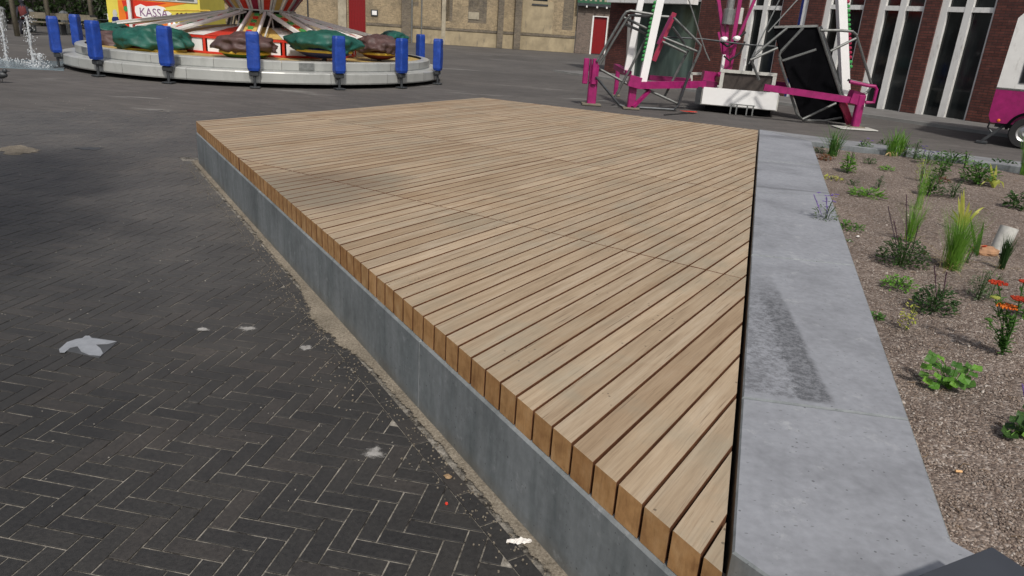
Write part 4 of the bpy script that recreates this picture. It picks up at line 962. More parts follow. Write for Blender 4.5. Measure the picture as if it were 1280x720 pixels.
# -- old yellow brick church wall
C0 = G(330, 45); C1 = G(716, 64.5); C0 = Vector((-17.5, 51.8, 0)); C1 = Vector((3.2, 52.6, 0))
ch = empty('church_wall', C0, 'old yellow brick wall with buttresses and a tall red door across the square', 'building', rz=wallframe(C0, C1)); cf = Frame(ch)
cx = lambda a, y=35: cf.hit(a, y)[0]
xe = (C1 - C0).length
fbox(MB(), -4, cx(436), 0, .5, 0, 9).build('wall', 'brick_yellow', ch, world=False); fbox(MB(), cx(457), xe, 0, .5, 0, 9).build('wall', 'brick_yellow', ch, world=False)
fbox(MB(), cx(436), cx(457), 0, .5, 4.6, 9).build('wall', 'brick_yellow', ch, world=False)
dr = fbox(MB(), cx(436), cx(457), .12, .2, 0, 4.6).build('door', 'red_door_paint', ch, world=False)
for k in range(6):
    x_ = cx(436) + (cx(457) - cx(436)) * (k + .5) / 6; o = fbox(MB(), x_ - .07, x_ + .07, .09, .118, 0.05, 4.5).build('door_board', 'red_door_paint', dr, world=False); o.location -= dr.location
for a, b, dpt, mt in ((424, 434, .30, 'stone_trim'), (503, 516, .55, 'brick_dirty'), (622, 629, .35, 'brick_dirty'), (643, 651, .5, 'brick_dirty'), (552, 557, .12, 'stone_trim')):
    m_ = fbox(MB(), cx(a), cx(b), -dpt, -.003, 0, 5.5); xa, xb = cx(a), cx(b)
    m_.add([(xa, -dpt, 5.5), (xb, -dpt, 5.5), (xb, -.003, 6.4), (xa, -.003, 6.4)], [(0, 1, 2, 3)]); m_.build('buttress', mt, ch, world=False)
fbox(MB(), cx(458), xe, -.10, -.002, .95, 1.12).build('plinth_moulding', 'brick_dirty', ch, world=False)
fbox(MB(), cx(458), xe, -.06, -.001, 0, .94).build('plinth', 'plaster', ch, world=False)
fbox(MB(), cx(652), cx(690), -.03, -.001, 1.13, 3.2).build('plaster_panel', 'plaster', ch, world=False)
fbox(MB(), cx(585), cx(598), -.05, -.001, cf.hit(590, 24)[1], cf.hit(590, 15)[1]).build('plaque', 'stone_trim', ch, world=False)
s_ = fbox(MB(), cx(464), cx(472.5), -.06, -.001, cf.hit(468, 20)[1], cf.hit(468, 12)[1]).build('sign', 'dark_steel', ch, world=False)
o = fbox(MB(), cx(465.4), cx(471.2), -.075, -.061, cf.hit(468, 18.6)[1], cf.hit(468, 13.4)[1]).build('sign_face', 'white_bright', s_, world=False); o.location -= s_.location
wn = fbox(MB(), cx(663), cx(683), -.08, -.001, cf.hit(673, 7)[1], cf.hit(673, 5)[1]).build('window_sill', 'dark_steel', ch, world=False)
fbox(MB(), cx(664), cx(682), -.01, -.0005, cf.hit(673, 5)[1] + .01, 4.6).build('window', 'glass_dark', ch, world=False)
for a in (386, 516, 527):
    mb = MB(); mb.tube([(cx(a), -.62 if a == 516 else -.1, 0.0), (cx(a), -.62 if a == 516 else -.1, 6)], .05, 8); mb.build('drainpipe', 'galv' if a != 386 else 'dark_steel', ch, world=False)
fbox(MB(), cx(326.5), cx(330.5), -.06, -.001, 1.5, 3.0).build('vent', 'dark_steel', ch, world=False)
for k in range(16):
    x_ = cx(462) + (xe - cx(462)) * random.random(); fbox(MB(), x_, x_ + random.uniform(.3, 1.3), -.004, -.0005, random.uniform(1.2, 3), random.uniform(3.1, 4)).build('patched_brickwork', random.choice(['brick_dirty', 'brick_yellow', 'plaster']), ch, world=False) if k % 2 == 0 else None
# -- low brown brick extension with the red door
E0 = Vector((3.25, 52.4, 0)); E1 = Vector((6.1, 52.4, 0))
ex = empty('brick_extension', E0, 'low brown brick annex with a white framed red door between wall and dark brick building', 'building', rz=0.0); ef = Frame(ex); exx = lambda a, y=40: ef.hit(a, y)[0]
fbox(MB(), 0, exx(739), 0, .4, 0, 3.05).build('wall', 'brick_brown', ex, world=False); fbox(MB(), exx(759), exx(800), 0, .4, 0, 3.05).build('wall', 'brick_brown', ex, world=False)
fbox(MB(), exx(739), exx(759), 0, .4, 2.5, 3.05).build('wall', 'brick_brown', ex, world=False)
dr = fbox(MB(), exx(741), exx(757.5), .1, .16, 0.05, 2.44).build('door', 'red_door_paint', ex, world=False)
for a, b in ((exx(739), exx(741)), (exx(757.5), exx(759))): fbox(MB(), a, b, -.03, .17, 0, 2.5).build('door_frame', 'white_paint', ex, world=False)
fbox(MB(), exx(741), exx(757.5), -.03, .17, 2.44, 2.5).build('door_frame', 'white_paint', ex, world=False)
fbox(MB(), -.1, exx(800), -.35, .4, 3.06, 3.25).build('eave', 'dark_steel', ex, world=False); fbox(MB(), -.1, exx(800), -.3, .4, 3.255, 4.4).build('awning', 'awning_green', ex, world=False)
for k in range(9): fbox(MB(), .05 + k * .33, .20 + k * .33, -.31, -.302, 3.4, 4.3).build('awning_stripe', 'stone_trim', ex, world=False)
for a in (733, 746, 758): fbox(MB(), exx(a, 8) - .05, exx(a, 8) + .05, -.42, -.352, 2.98, 3.1).build('lamp', 'white_paint', ex, world=False)
# -- hedge and building far left
hg = empty('hedge', (-26, 41, 0), 'dark clipped hedge across the square at the upper left', 'hedge')
def leafcloud(name, x0, x1, y0, y1, z0, z1, n, s, mat, parent, seed=1):
    r_ = np.random.default_rng(seed); c = np.stack([r_.uniform(x0, x1, n), r_.uniform(y0, y1, n), r_.uniform(z0, z1, n)], -1); m_ = MB()
    for p in c:
        kx = noise.noise(Vector(p) * 0.6)
        if kx < -0.28: continue
        a_, b_ = Vector(r_.normal(size=3)).normalized(), Vector(r_.normal(size=3)).normalized(); p = Vector(p) + Vector((0, -.5 * kx, .35 * kx)); q = s * r_.uniform(.5, 1.3)
        m_.add([p - a_ * q, p + b_ * q * .5, p + a_ * q, p - b_ * q * .5], [(0, 1, 2, 3)])
    return m_.build(name, mat, parent, kind='stuff')
leafcloud('foliage', -36, -16.6, 39.2, 42.2, 0.05, 4.6, 26000, .17, 'hedge_leaf', hg)
fbox(MB(), -36, -16.8, 39.9, 41.8, 0.0, 4.1).build('hedge_core', 'soil_dark', hg)
fb_ = empty('far_building', (-30, 52, 0), 'reddish brick building showing above the hedge at the upper left', 'building')
fbox(MB(), -46, -19, 52, 60, 0, 6.5).build('wall', 'brick_brown', fb_); MB().add([(-46.5, 51.5, 6.5), (-18.5, 51.5, 6.5), (-18.5, 56, 9.5), (-46.5, 56, 9.5)], [(0, 1, 2, 3)]).build('roof', 'roof_tile', fb_)
# slim tree trunks / poles in front of the hedge
for i, (x, yb, lb) in enumerate(((22, 45, 'leftmost of three slim bare poles in front of the hedge'), (64, 43, 'middle one of three slim bare poles in front of the hedge'), (118, 44, 'rightmost of three slim bare poles by the yellow booth'))):
    b = G(x, yb); b.y = min(b.y, 36); b = G(x, yb) if b.y == G(x, yb).y else b
    m_ = MB().tube([(b.x, b.y, 0), (b.x - .03, b.y, 2.5), (b.x + .02, b.y, 6.0)], [.10, .085, .07], 9); m_.build('pole', 'post_wood', label=lb, cat='pole', group='slim poles before the hedge', smooth=True)
# dark bollards and resting bicycles / benches before the hedge
for i, (x, yb, yt, lb) in enumerate(((83, 41, 20, 'grey bollard behind the leftmost blue pad'), (41, 40, 22, 'grey green bollard above the taller fountain jet'), (5, 36, 16, 'grey bollard at the upper left edge of the view'))):
    b = G(x, yb); b = b * (34 / b.y) if b.y > 34 else b; b.z = 0; h = .95
    m_ = MB().tube([(b.x, b.y, 0), (b.x, b.y, h * .86)], .16, 10); m_.tube([(b.x, b.y, h * .86), (b.x, b.y, h * .9), (b.x, b.y, h)], [.19, .19, .08], 10); m_.build('bollard', 'galv', label=lb, cat='bollard', group='bollards in front of the hedge')
def bench(x, y, lb):
    b = G(x, y); b = b * (33 / b.y) if b.y > 33 else b; b.z = 0; r_ = empty('bench', b, lb, 'bench', 'benches before the hedge')
    for z in (.44,): fbox(MB(), b.x - .9, b.x + .9, b.y - .2, b.y + .2, z, z + .05).build('seat', 'post_wood', r_)
    fbox(MB(), b.x - .9, b.x + .9, b.y + .2, b.y + .25, .6, .85).build('backrest', 'post_wood', r_)
    for s in (-.75, .75): fbox(MB(), b.x + s - .03, b.x + s + .03, b.y - .18, b.y + .2, 0, .44).build('leg', 'dark_steel', r_)
bench(95, 41, 'wooden bench behind the second blue pad before the hedge'); bench(58, 42, 'wooden bench beside the middle pole before the hedge')
def person(x, yb, h, shirt, lb, face=0.0):
    b = G(x, yb); b = b * (31 / b.y) if b.y > 31 else b; b.z = 0; r_ = empty('person', b, lb, 'person')
    def rb(pts, rads, nm, mat, par=r_):
        me = bpy.data.meshes.new(nm); m_ = MB(); m_.tube([b + Vector(p) * (h / 1.75) for p in pts], [q * h / 1.75 for q in rads], 10); return m_
    # seated figure: one continuous body
    m_ = rb([(-.10, -.42, .02), (-.10, -.40, .45), (-.09, 0, .52), (0, .04, .58), (0, .05, .80), (0, .03, 1.05), (0, .02, 1.16), (0, .01, 1.20), (0, 0, 1.28), (0, 0, 1.38), (0, 0, 1.44)], [.05, .06, .09, .16, .15, .17, .10, .05, .09, .09, .03], 'body', 'cloth_dark')
    m_.tube([b + Vector(p) * (h / 1.75) for p in ((.10, -.44, .02), (.10, -.40, .45), (.09, 0, .52))], [.05, .06, .09], 8)
    for s in (-1, 1): m_.tube([b + Vector(p) * (h / 1.75) for p in ((s * .17, .02, 1.08), (s * .24, -.02, .84), (s * .12, -.26, .70), (s * .06, -.34, .68))], [.055, .045, .035, .03], 8)
    m_.build('body', 'cloth_dark', r_, smooth=True)
    rb([(0, .04, .60), (0, .05, .80), (0, .03, 1.04), (0, .02, 1.15)], [.175, .165, .185, .10], 'x', shirt).build('shirt', shirt, r_, smooth=True)
    rb([(0, .02, 1.34), (0, .015, 1.42), (0, .01, 1.46)], [.10, .095, .03], 'x', 'cloth_dark').build('hair', 'white_paint', r_, smooth=True)
    fbox(MB(), b.x - .3, b.x + .3, b.y - .1, b.y + .35, .38, .44).build('seat', 'post_wood', r_)
person(33, 42, 1.7, 'cloth_red', 'seated person in red and dark clothes beside the leftmost pole'); 
mb = MB(); b = G(38, 38); b = b * (30 / b.y); b.z = 0
# parked scooter / bicycle by the booth
b = G(128, 44); b = b * (30 / b.y); b.z = 0; r_ = empty('bicycle', b, 'dark bicycle with a white basket parked left of the yellow booth', 'bicycle')
for s in (-.5, .5):
    m_ = MB(); m_.lathe([(.33, -.02), (.35, 0), (.33, .02), (.31, 0), (.33, -.02)], (0, 0, 0), 24); m_.v = [(b.x + v[0] + s, b.y + v[2], .35 + v[1]) for v in m_.v]; m_.build('wheel', 'rubber', r_)
    m_ = MB(); [m_.tube([(b.x + s, b.y, .35), (b.x + s + .32 * math.cos(a_), b.y, .35 + .32 * math.sin(a_))], .004, 3) for a_ in np.linspace(0, 6.28, 13)]; m_.build('spokes', 'galv', r_)
m_ = MB(); [m_.tube([(b.x + q[0], b.y, q[1]), (b.x + q[2], b.y, q[3])], .018, 6) for q in ((-.5, .35, -.25, .78), (-.25, .78, .35, .80), (.5, .35, .33, .95), (-.25, .78, -.05, .35), (-.05, .35, .35, .78), (-.5, .35, -.05, .35))]; m_.build('frame', 'dark_steel', r_)
m_ = MB(); m_.tube([(b.x + .33, b.y - .28, 1.0), (b.x + .33, b.y, 1.03), (b.x + .33, b.y + .28, 1.0)], .015, 6); m_.build('handlebar', 'galv', r_); fbox(MB(), b.x - .38, b.x - .14, b.y - .06, b.y + .06, .86, .93).build('saddle', 'rubber', r_)
m_ = MB(); fbox(m_, b.x + .38, b.x + .62, b.y - .15, b.y + .15, .82, 1.04); m_.build('basket', 'white_paint', r_)

# ================================================================== FOUNTAIN
mb = MB(); q = [(-24, 21.0), (-23, 17.3), (-11.0, 16.9), (-10.9, 18.9)]
q = [tuple(G(-90, 69)[:2]), tuple(G(-90, 80)[:2]), tuple(G(80, 88)[:2]), tuple(G(80, 77.5)[:2])]; q = q if area(q) > 0 else q[::-1]
MB().prism(q, -0.03, 0.012, 0).build('water', 'water', kind='structure')
def jet(x, yb, yt, lb, spread=1.0):
    b = G(x, yb, .01); sc = (b - Vector((0, 0, HC))).length / F_PX; h = (yb - yt) * sc; r_ = empty('fountain_jet', b, lb, 'fountain', 'water jets of the fountain'); m_ = MB()
    pts_ = [b + Vector((.04 * spread * noise.noise(Vector((z * 4, x, 0))), .0, z)) for z in np.linspace(0, h, 14)]; m_.tube(pts_, [.022 + .03 * spread * abs(noise.noise(Vector((z * 7, x, 2)))) * .6 for z in np.linspace(0, h, 14)], 6)
    for k in range(170):
        z = h * random.random() ** .7 * 1.03; q = .025 + .045 * spread * (z / h); p = b + Vector((random.gauss(0, q), random.gauss(0, q), z)); s = random.uniform(.005, .012); m_.sphere(p, (s, s, s * 1.8), 5, 3)
    for k in range(60): p = b + Vector((random.gauss(0, .16), random.gauss(0, .16), abs(random.gauss(0, .035)))); m_.sphere(p, (.015,) * 3, 5, 3)
    m_.build('water_column', 'water_spray', r_, kind='stuff')
jet(9, 76, 31, 'tall thin fountain jet at the left edge of the view', 1.2); jet(42, 79, 35, 'tall fountain jet just left of the blue pads', 1.3); jet(51, 83, 71, 'low splash of water right of the taller fountain jets', .8)

# ================================================================== CAROUSEL
CC = Vector((-7.3, 20.8, 0)); CR = 4.88
car = empty('carousel', CC, 'fairground carousel with blue padded posts and tarpaulin covered gondolas at the upper left', 'carousel')
ns = 20
def seg_ring(name, prof, mat, n=ns, gap=.0015, start=0.0, mats2=None, smooth=False, sub=3):
    for k in range(n):
        a0 = start + 2 * math.pi * k / n + gap / 2; a1 = start + 2 * math.pi * (k + 1) / n - gap / 2
        MB().lathe(prof, CC, sub, a0, a1).build(name, mats2[k % len(mats2)] if mats2 else mat, car, smooth=smooth)
seg_ring('skirt_panel', [(CR, .09), (CR + .015, .12), (CR + .015, .31), (CR, .335), (CR - .35, .345)], 'skirt_white')
seg_ring('step_panel', [(CR - .34, .35), (CR - .33, .37), (CR - .33, .53), (CR - .35, .55), (CR - .55, .56)], 'skirt_white', 20, .0015, .1)
MB().lathe([(CR - .30, .0), (CR - .30, .10), (0, .10)], CC, 60).build('undercarriage', 'black_sheet', car)
MB().lathe([(CR - .54, .50), (0.5, .50)], CC, 60).build('floor', 'floor_yellow', car)
MB().lathe([(CR - .30, .33), (CR - .335, .36)], CC, 60).build('rim_strip', 'galv', car)
for k in range(10):
    a = 2 * math.pi * (k + .35) / 10; c = CC + Vector((math.cos(a), math.sin(a), 0)) * (CR - .32); M = Matrix.Rotation(a, 3, 'Z'); MB().box((c.x, c.y, .46), (.03, .34, .14), M).build('hatch', 'galv', car)
# posts with blue pads
def circ(px_, near=True):
    d = ray(px_, 92); d = Vector((d.x, d.y)).normalized(); c = Vector(CC[:2]); b = c.dot(d); disc = b * b - (c.dot(c) - (CR + .12) ** 2)
    t = b if disc < 0 else b - math.sqrt(disc) * (1 if near else -1); p = d * t
    if disc < 0: p = c + (p - c).normalized() * (CR + .12)
    return Vector((p.x, p.y, 0))
for px_, near in ((75, None), (103, False), (123, True), (210, True), (318, True), (424, True), (502, True), (525, False), (547, None)):
    p = circ(px_, near is not False); a = math.atan2(p.y - CC.y, p.x - CC.x); M = Matrix.Rotation(a, 3, 'Z')
    if near is not False or True:
        b_ = MB(); b_.tube([p + Vector((0, 0, .36)), p + Vector((0, 0, .02))], .03, 8); b_.rbox((p.x, p.y, .30), (.12, .2, .10), .02, M); b_.rbox((p.x, p.y, .015), (.22, .22, .03), .01, M)
        dirv = (CC - p).normalized(); b_.beam(p + Vector((0, 0, .25)), p + dirv * .35 + Vector((0, 0, .2)), .05, .06); br_ = b_.build('post_bracket', 'dark_steel', car)
    pm = MB(); NL = 9
    for kk in range(NL + 1):
        pass
    pad = MB(); pts2 = []; hw, hd = .135, .11; segs = 20; rows = 14
    for i in range(rows + 1):
        z = .36 + .80 * i / rows; s = 1.0 if 0 < i < rows else .86
        for j in range(segs):
            t = 2 * math.pi * j / segs; cx_ = abs(math.cos(t)) ** .38 * math.copysign(1, math.cos(t)); sy = abs(math.sin(t)) ** .38 * math.copysign(1, math.sin(t))
            q = 1 + .07 * noise.noise(Vector((cx_ * 1.5 + px_, sy * 1.5, z * 5))) - (.018 if i % 5 == 0 else 0)
            v = M @ Vector((hd * sy * s * q, hw * cx_ * s * q, 0)); pad.v.append((p.x + v.x, p.y + v.y, z))
    for i in range(rows):
        for j in range(segs): pad.f.append((i * segs + j, i * segs + (j + 1) % segs, (i + 1) * segs + (j + 1) % segs, (i + 1) * segs + j)); pad.mi.append(0)
    pad.f += [tuple(reversed(range(segs))), tuple(range(rows * segs, (rows + 1) * segs))]; pad.mi += [0, 0]
    pad.build('blue_pad', 'blue_vinyl', br_)
# central drum, fence of white panels, petals, arms, cone
for k in range(24):
    a0 = 2 * math.pi * k / 24; a1 = a0 + 2 * math.pi / 24; rr_ = 2.45
    pn = MB().lathe([(rr_, .54), (rr_, .86)], CC, 1, a0 + .03, a1 - .03).build('drum_panel', 'white_bright', car)
    fr2 = MB(); P = lambda a, z, r2=rr_ + .01: CC + Vector((math.cos(a) * r2, math.sin(a) * r2, z))
    fr2.beam(P(a0, .51), P(a0, .90), .06, .04); fr2.beam(P(a0, .89), P(a1, .89), .05, .06); fr2.beam(P(a0, .53), P(a1, .53), .05, .05); fr2.build('drum_frame', 'panel_red', car)
    seg = MB().lathe([(rr_ + .02, .93), (1.5, 1.10), (1.0, 1.16)], CC, 1, a0, a1 - .004); seg.build('petal', ('white_paint', 'panel_red', 'white_paint', 'panel_cream')[k % 4], car)
MB().lathe([(.45, .5), (.45, 1.62)], CC, 16).build('centre_column', 'hub_dark', car)
for k in range(18):
    a = 2 * math.pi * k / 18 + .1; p = CC + Vector((math.cos(a), math.sin(a), 0)); MB().tube([CC + Vector((math.cos(a) * .95, math.sin(a) * .95, 1.05)), CC + Vector((math.cos(a) * .78, math.sin(a) * .78, 1.58))], .022, 6).build('rod', ('white_paint', 'galv', 'white_paint')[k % 3], car)
for k in range(14):
    a = 2 * math.pi * k / 14; c = CC + Vector((math.cos(a) * .6, math.sin(a) * .6, random.uniform(1.15, 1.5))); MB().rbox(c, (.14, .12, random.uniform(.1, .25)), .02).build('machinery', random.choice(['dark_steel', 'decor_green', 'hub_dark', 'panel_cream', 'hull_red']), car)
prof = [(.80, 1.58), (1.10, 1.95), (1.75, 2.6), (2.3, 3.0)]
for k in range(20):
    a0 = 2 * math.pi * k / 20; a1 = a0 + 2 * math.pi / 20
    cp = MB().lathe([(r_ + .0, z) for r_, z in prof], CC, 2, a0 + .01, a1 - .01).build('cone_panel', 'white_paint', car)
    MB().lathe([(r_ + .035, z + .01) for r_, z in prof], CC, 2, a0 + .075, a1 - .075).build('cone_inlay', ('panel_red', 'panel_cream', 'panel_red', 'pipe_red')[k % 4], cp)
MB().lathe([(.70, 1.56), (.84, 1.56), (.84, 1.61), (.70, 1.61), (.70, 1.56)], CC, 40).build('cone_ring', 'off_white', car)
MB().lathe([(2.28, 3.0), (3.6, 3.1), (3.6, 3.5), (0, 4.3)], CC, 40).build('canopy', 'panel_red', car)
for k in range(20):
    a = 2 * math.pi * k / 20; MB().sphere(CC + Vector((math.cos(a) * .84, math.sin(a) * .84, 1.55)), (.05, .05, .05), 8, 5).build('lamp', 'off_white', car)
# gondolas: (px,py) centre, Y, width px, height px, tarp, hull
gon = [((306, 57), 17.0, 72, 32, 'maroon_tarp', 'hull_green'), ((192, 52), 17.5, 86, 36, 'green_tarp', 'hull_red'), ((155, 54), 18.8, 62, 30, 'maroon_tarp', 'hull_red'), ((405, 55), 17.6, 84, 34, 'green_tarp', 'hull_blue'), ((474, 59), 19.2, 56, 30, 'maroon_tarp', 'hull_red'), ((492, 47), 21.8, 32, 17, 'green_tarp', 'hull_blue'), ((145, 40), 21.6, 38, 20, 'green_tarp', 'hull_red'), ((520, 62), 20.6, 20, 12, 'maroon_tarp', 'hull_red')]
for (x, y), Y, wpx, hpx, tm, hm in gon[:7]:
    Y += .75; hpx *= .88; wpx *= .95; c = at(x, y, Y); sc = Y / F_PX / math.cos(math.atan2(abs(c.x), Y)); a_, h_ = wpx * sc * .5, hpx * sc * .5
    hull = MB().sphere(c - Vector((0, 0, h_ * .45)), (a_ * .78, .55, h_ * .62), 20, 10).build('gondola', hm, car, smooth=True)
    trim = MB().lathe([(1, -.03), (1.02, 0), (1, .03)], (0, 0, 0), 28); trim.v = [(c.x + v[0] * a_ * .80, c.y + v[1] * .57, c.z - h_ * .50 + v[2]) for v in trim.v]; trim.build('trim', 'yellow_paint', hull)
    def crump(d, s=x): return 0.95 + .22 * noise.noise(d * 1.6 + Vector((s, 0, 0))) + .26 * (.35 - abs(noise.noise(Vector((d.x * 2.6, d.y * 2.6, d.z * 1.1)) + Vector((0, s, 0))))) * (1 - .4 * d.z) + .13 * (.3 - abs(noise.noise(Vector((d.x * 5, d.y * 5, d.z * 1.6)) + Vector((s, s, 0)))))
    t_ = MB(); t_.sphere(c + Vector((0, 0, h_ * .05)), (a_ * 1.0, .68, h_ * .95), 80, 44, crump)
    t_.v = [(v[0], v[1], max(v[2], c.z - h_ * (.42 + .18 * math.sin(v[0] * 6 + x)))) for v in t_.v]; t_.build('tarpaulin', tm, hull, smooth=True)
    b = MB(); b.tube([Vector((c.x, c.y, .50)), Vector((c.x, c.y, c.z - h_ * .8))], .06, 8); b.build('pivot', 'dark_steel', hull)
    # arm from the hub to the gondola
    ang = math.atan2(c.y - CC.y, c.x - CC.x); dv = Vector((math.cos(ang), math.sin(ang), 0)); sv = Vector((-dv.y, dv.x, 0)); r1 = (Vector((c.x, c.y, 0)) - CC).length - .35
    A = CC + dv * .75 + Vector((0, 0, 1.52)); B = CC + dv * r1 + Vector((0, 0, .98))
    ar = MB(); ar.beam(A - sv * .18, B - sv * .24, .06, .09); ar.beam(A + sv * .18, B + sv * .24, .06, .09); arm = ar.build('arm', 'white_bright', car)
    MB().beam(A - Vector((0, 0, .03)), B - Vector((0, 0, .03)), .30, .03).build('arm_infill', 'panel_cream', arm)
    for k in range(7): q = A.lerp(B, (k + .5) / 7); MB().beam(q, A.lerp(B, (k + .95) / 7), .12, .05).build('arm_ornament', ('decor_green', 'panel_red')[k % 2], arm)
    dd_ = MB(); dd_.beam(A + sv * .36, B + sv * .42, .035, .04); dd_.build('stay', 'off_white', arm)

# ================================================================== TICKET BOOTH
BY = 27.0
def bp(x, y, Y=BY): return at(x, y, Y)
tl_, tr2 = bp(135, 20), bp(251, 20); zt = 3.2
bo = empty('ticket_booth', ((tl_.x + tr2.x) / 2, BY + 1, 0), 'yellow and red painted ticket booth behind the carousel with KASSA on a white cloud', 'booth')
fbox(MB(), tl_.x, tr2.x, BY, BY + 2.2, 0.3, zt).build('body', 'booth_yellow', bo)
fbox(MB(), tl_.x - .1, tr2.x + .1, BY - .1, BY + 2.3, zt, zt + .12).build('roof', 'white_paint', bo)
wz = bp(220, 2.5).z
fbox(MB(), bp(163, 2).x, bp(247, 2).x, BY - .03, BY - .005, wz, wz + .9).build('window_frame', 'off_white', bo); 
for a, b in ((176, 196), (199, 219), (222, 243)): fbox(MB(), bp(a, 0).x, bp(b, 0).x, BY - .045, BY - .032, wz + .06, wz + .8).build('window_pane', 'interior_pale', bo)
def pan(name, pts_, off, mat, parent=bo, th=.006):
    v3 = [bp(*q) for q in pts_]; n = len(v3); vs = [Vector((v.x, BY - off, v.z)) for v in v3] + [Vector((v.x, BY - off + th, v.z)) for v in v3]
    if area([(v.x, v.z) for v in vs[:n]]) < 0: vs = vs[:n][::-1] + vs[n:][::-1]
    m_ = MB(); m_.add(vs, [tuple(range(n)), tuple(reversed(range(n, 2 * n)))] + [((i + 1) % n, i, n + i, n + (i + 1) % n) for i in range(n)]); return m_.build(name, mat, parent)
pan('orange_flame', [(147, 0), (168, 0), (235, 4), (212, 8), (190, 12), (219, 26), (215, 40), (160, 42), (150, 38), (149, 20)], .008, 'booth_orange')
pan('red_flame', [(152, 0), (166, 0), (208, 4), (188, 8), (172, 10), (180, 26), (186, 40), (158, 42), (158, 20)], .016, 'booth_red')
cl = [(169, 8), (176, 5), (183, 8), (196, 7), (205, 9), (209, 13), (215, 17), (211, 22), (204, 27), (193, 28), (184, 27), (178, 22), (171, 20), (169, 14)]
pan('cloud', cl, .024, 'white_bright')
def btext(txt, cx_, cy_, hpx, wpx, mat, off=.03):
    c = bp(cx_, cy_); sc = BY / F_PX * 1.1; s = hpx * sc * 1.35; m_ = MB(); M = Matrix.Translation((c.x, BY - off, c.z)) @ Matrix.Rotation(math.pi / 2, 4, 'X')
    text_mb(m_, txt, s, M, .002); xs = [v[0] for v in m_.v]; k = wpx * sc / (max(xs) - min(xs)); m_.v = [(c.x + (v[0] - c.x) * k, v[1], v[2]) for v in m_.v]; m_.build('lettering', mat, bo)
btext('KASSA', 192.5, 16.5, 9, 30, 'print_purple')
random.seed(4)
for k, x in enumerate((222, 227, 233, 241, 247, 252, 257)):
    y = 21 - .1 * k; pan('dark_motif', [(x - 2, y - 4), (x + 1, y - 5), (x + 2, y - 1), (x + 1.4, y + 3), (x - 1, y + 4), (x - 1.6, y + .5)], .02, 'print_dark')
pan('small_motif', [(142, 12), (145, 12), (147, 17), (146, 20), (149, 24), (147, 27), (141, 27), (140, 23), (142, 20), (141, 16)], .02, 'off_white'); pan('small_motif', [(141, 21), (148, 21), (149, 25), (146, 28), (142, 28), (140, 25)], .026, 'hull_blue')
pan('green_motif', [(157, 7), (160, 9), (160, 13), (158, 15), (155, 12), (155, 9)], .026, 'decor_green')
fbox(MB(), bp(165, 5).x, bp(168.5, 5).x, BY - .35, BY - .28, .0, 3.3).build('front_post', 'white_paint', bo)
mb = MB(); mb.tube([bp(x, y, BY - .3) for x, y in ((205, 13), (240, 13), (262, 13.5), (264, 16), (263, 26))], .03, 8); mb.build('rail', 'yellow_paint', bo)
for x in range(212, 246, 6): MB().sphere(bp(x, 31, BY - .06), (.07, .05, .09), 8, 6).build('lamp', ('booth_yellow', 'decor_green', 'white_bright')[x % 3], bo)

# ================================================================== PINK FAIRGROUND RIDE
RY = 17.2
ride = empty('fairground_ride', (4.9, 18.2, 0), 'dismantled pink and white fairground ride of steel tube frames in front of the brick building', 'ride')
def rt(name, pts_, r_, mat, Y=RY, Y2=None, n=8, **k):
    P3 = []; L = len(pts_)
    for i, (x, y) in enumerate(pts_):
        Yk = Y if Y2 is None else Y + (Y2 - Y) * i / (L - 1); p = at(x, y, Yk); p.z = max(p.z, .03); P3.append(p)
    return MB().tube(P3, r_, n).build(name, mat, ride, **k)
def rbm(name, a, b, wd, ht, mat, Y=RY, Y2=None):
    A, B = at(a[0], a[1], Y), at(b[0], b[1], Y2 or Y); A.z = max(A.z, .01); B.z = max(B.z, .01); return MB().beam(A, B, wd, ht).build(name, mat, ride)
PX = RY / F_PX * 1.04      # metres per photo pixel at the ride
tubes = [[(746, 77), (763, 48), (779, 20), (783, 15), (788, 13.5), (816, 18)], [(750, 80), (766, 52), (784, 23), (789, 19), (816, 21)], [(780, 22), (797, 30), (815, 39)], [(781, 30), (797, 37), (812, 45), (806, 48)],
         [(747, 85), (786, 106)], [(745, 96), (774, 131), (780, 135), (842, 137), (848, 132), (862, 90)], [(842, 22), (872, 52), (876, 57), (875, 63), (848, 125)], [(829, 47), (873, 65)], [(769, 121), (812, 40)], [(860, 63), (830, 122)],
         [(818, 20), (836, 21)], [(800, 108), (848, 130)], [(828, 52), (858, 66)], [(841, 34), (856, 55)]]
for i, t in enumerate(tubes): rt('frame_tube', t, .030, 'steel_tube' if i not in (5,) else 'dark_steel', RY - .25 + .09 * (i % 5), n=7)
for i, t in enumerate([[(976, 66), (1003, 35)], [(1020, 62), (978, 76), (974, 70), (976, 64), (1004, 35)], [(974, 73), (996, 142), (1003, 149), (1045, 129)], [(1026, 38), (1050, 38), (1066, 39.5), (1071, 44), (1070, 48), (1038, 64)], [(1071, 46), (1090, 108), (1083, 116), (1070, 121)], [(1023, 34), (1062, 154)], [(938, 76), (944, 68), (984, 35)], [(938, 75), (972, 60)], [(939, 75), (949, 100)], [(1003, 150), (1030, 151), (1052, 147)], [(1060, 100), (1086, 106)]]):
    rt('frame_tube', t, .028, 'steel_tube', RY - .75 - .07 * (i % 4) - (.5 if i in (3, 4) else 0), n=7)
for t in ([(859, -6), (882, 65), (887, 76)], [(978, -8), (936, 80)], [(1000, -4), (960, 40)]): rt('cable', t, .014, 'galv', RY - .5, n=5)
rt('cable', [(830, 46), (880, 49), (935, 56), (1030, 62)], .018, 'dark_steel', RY + .1, n=5)
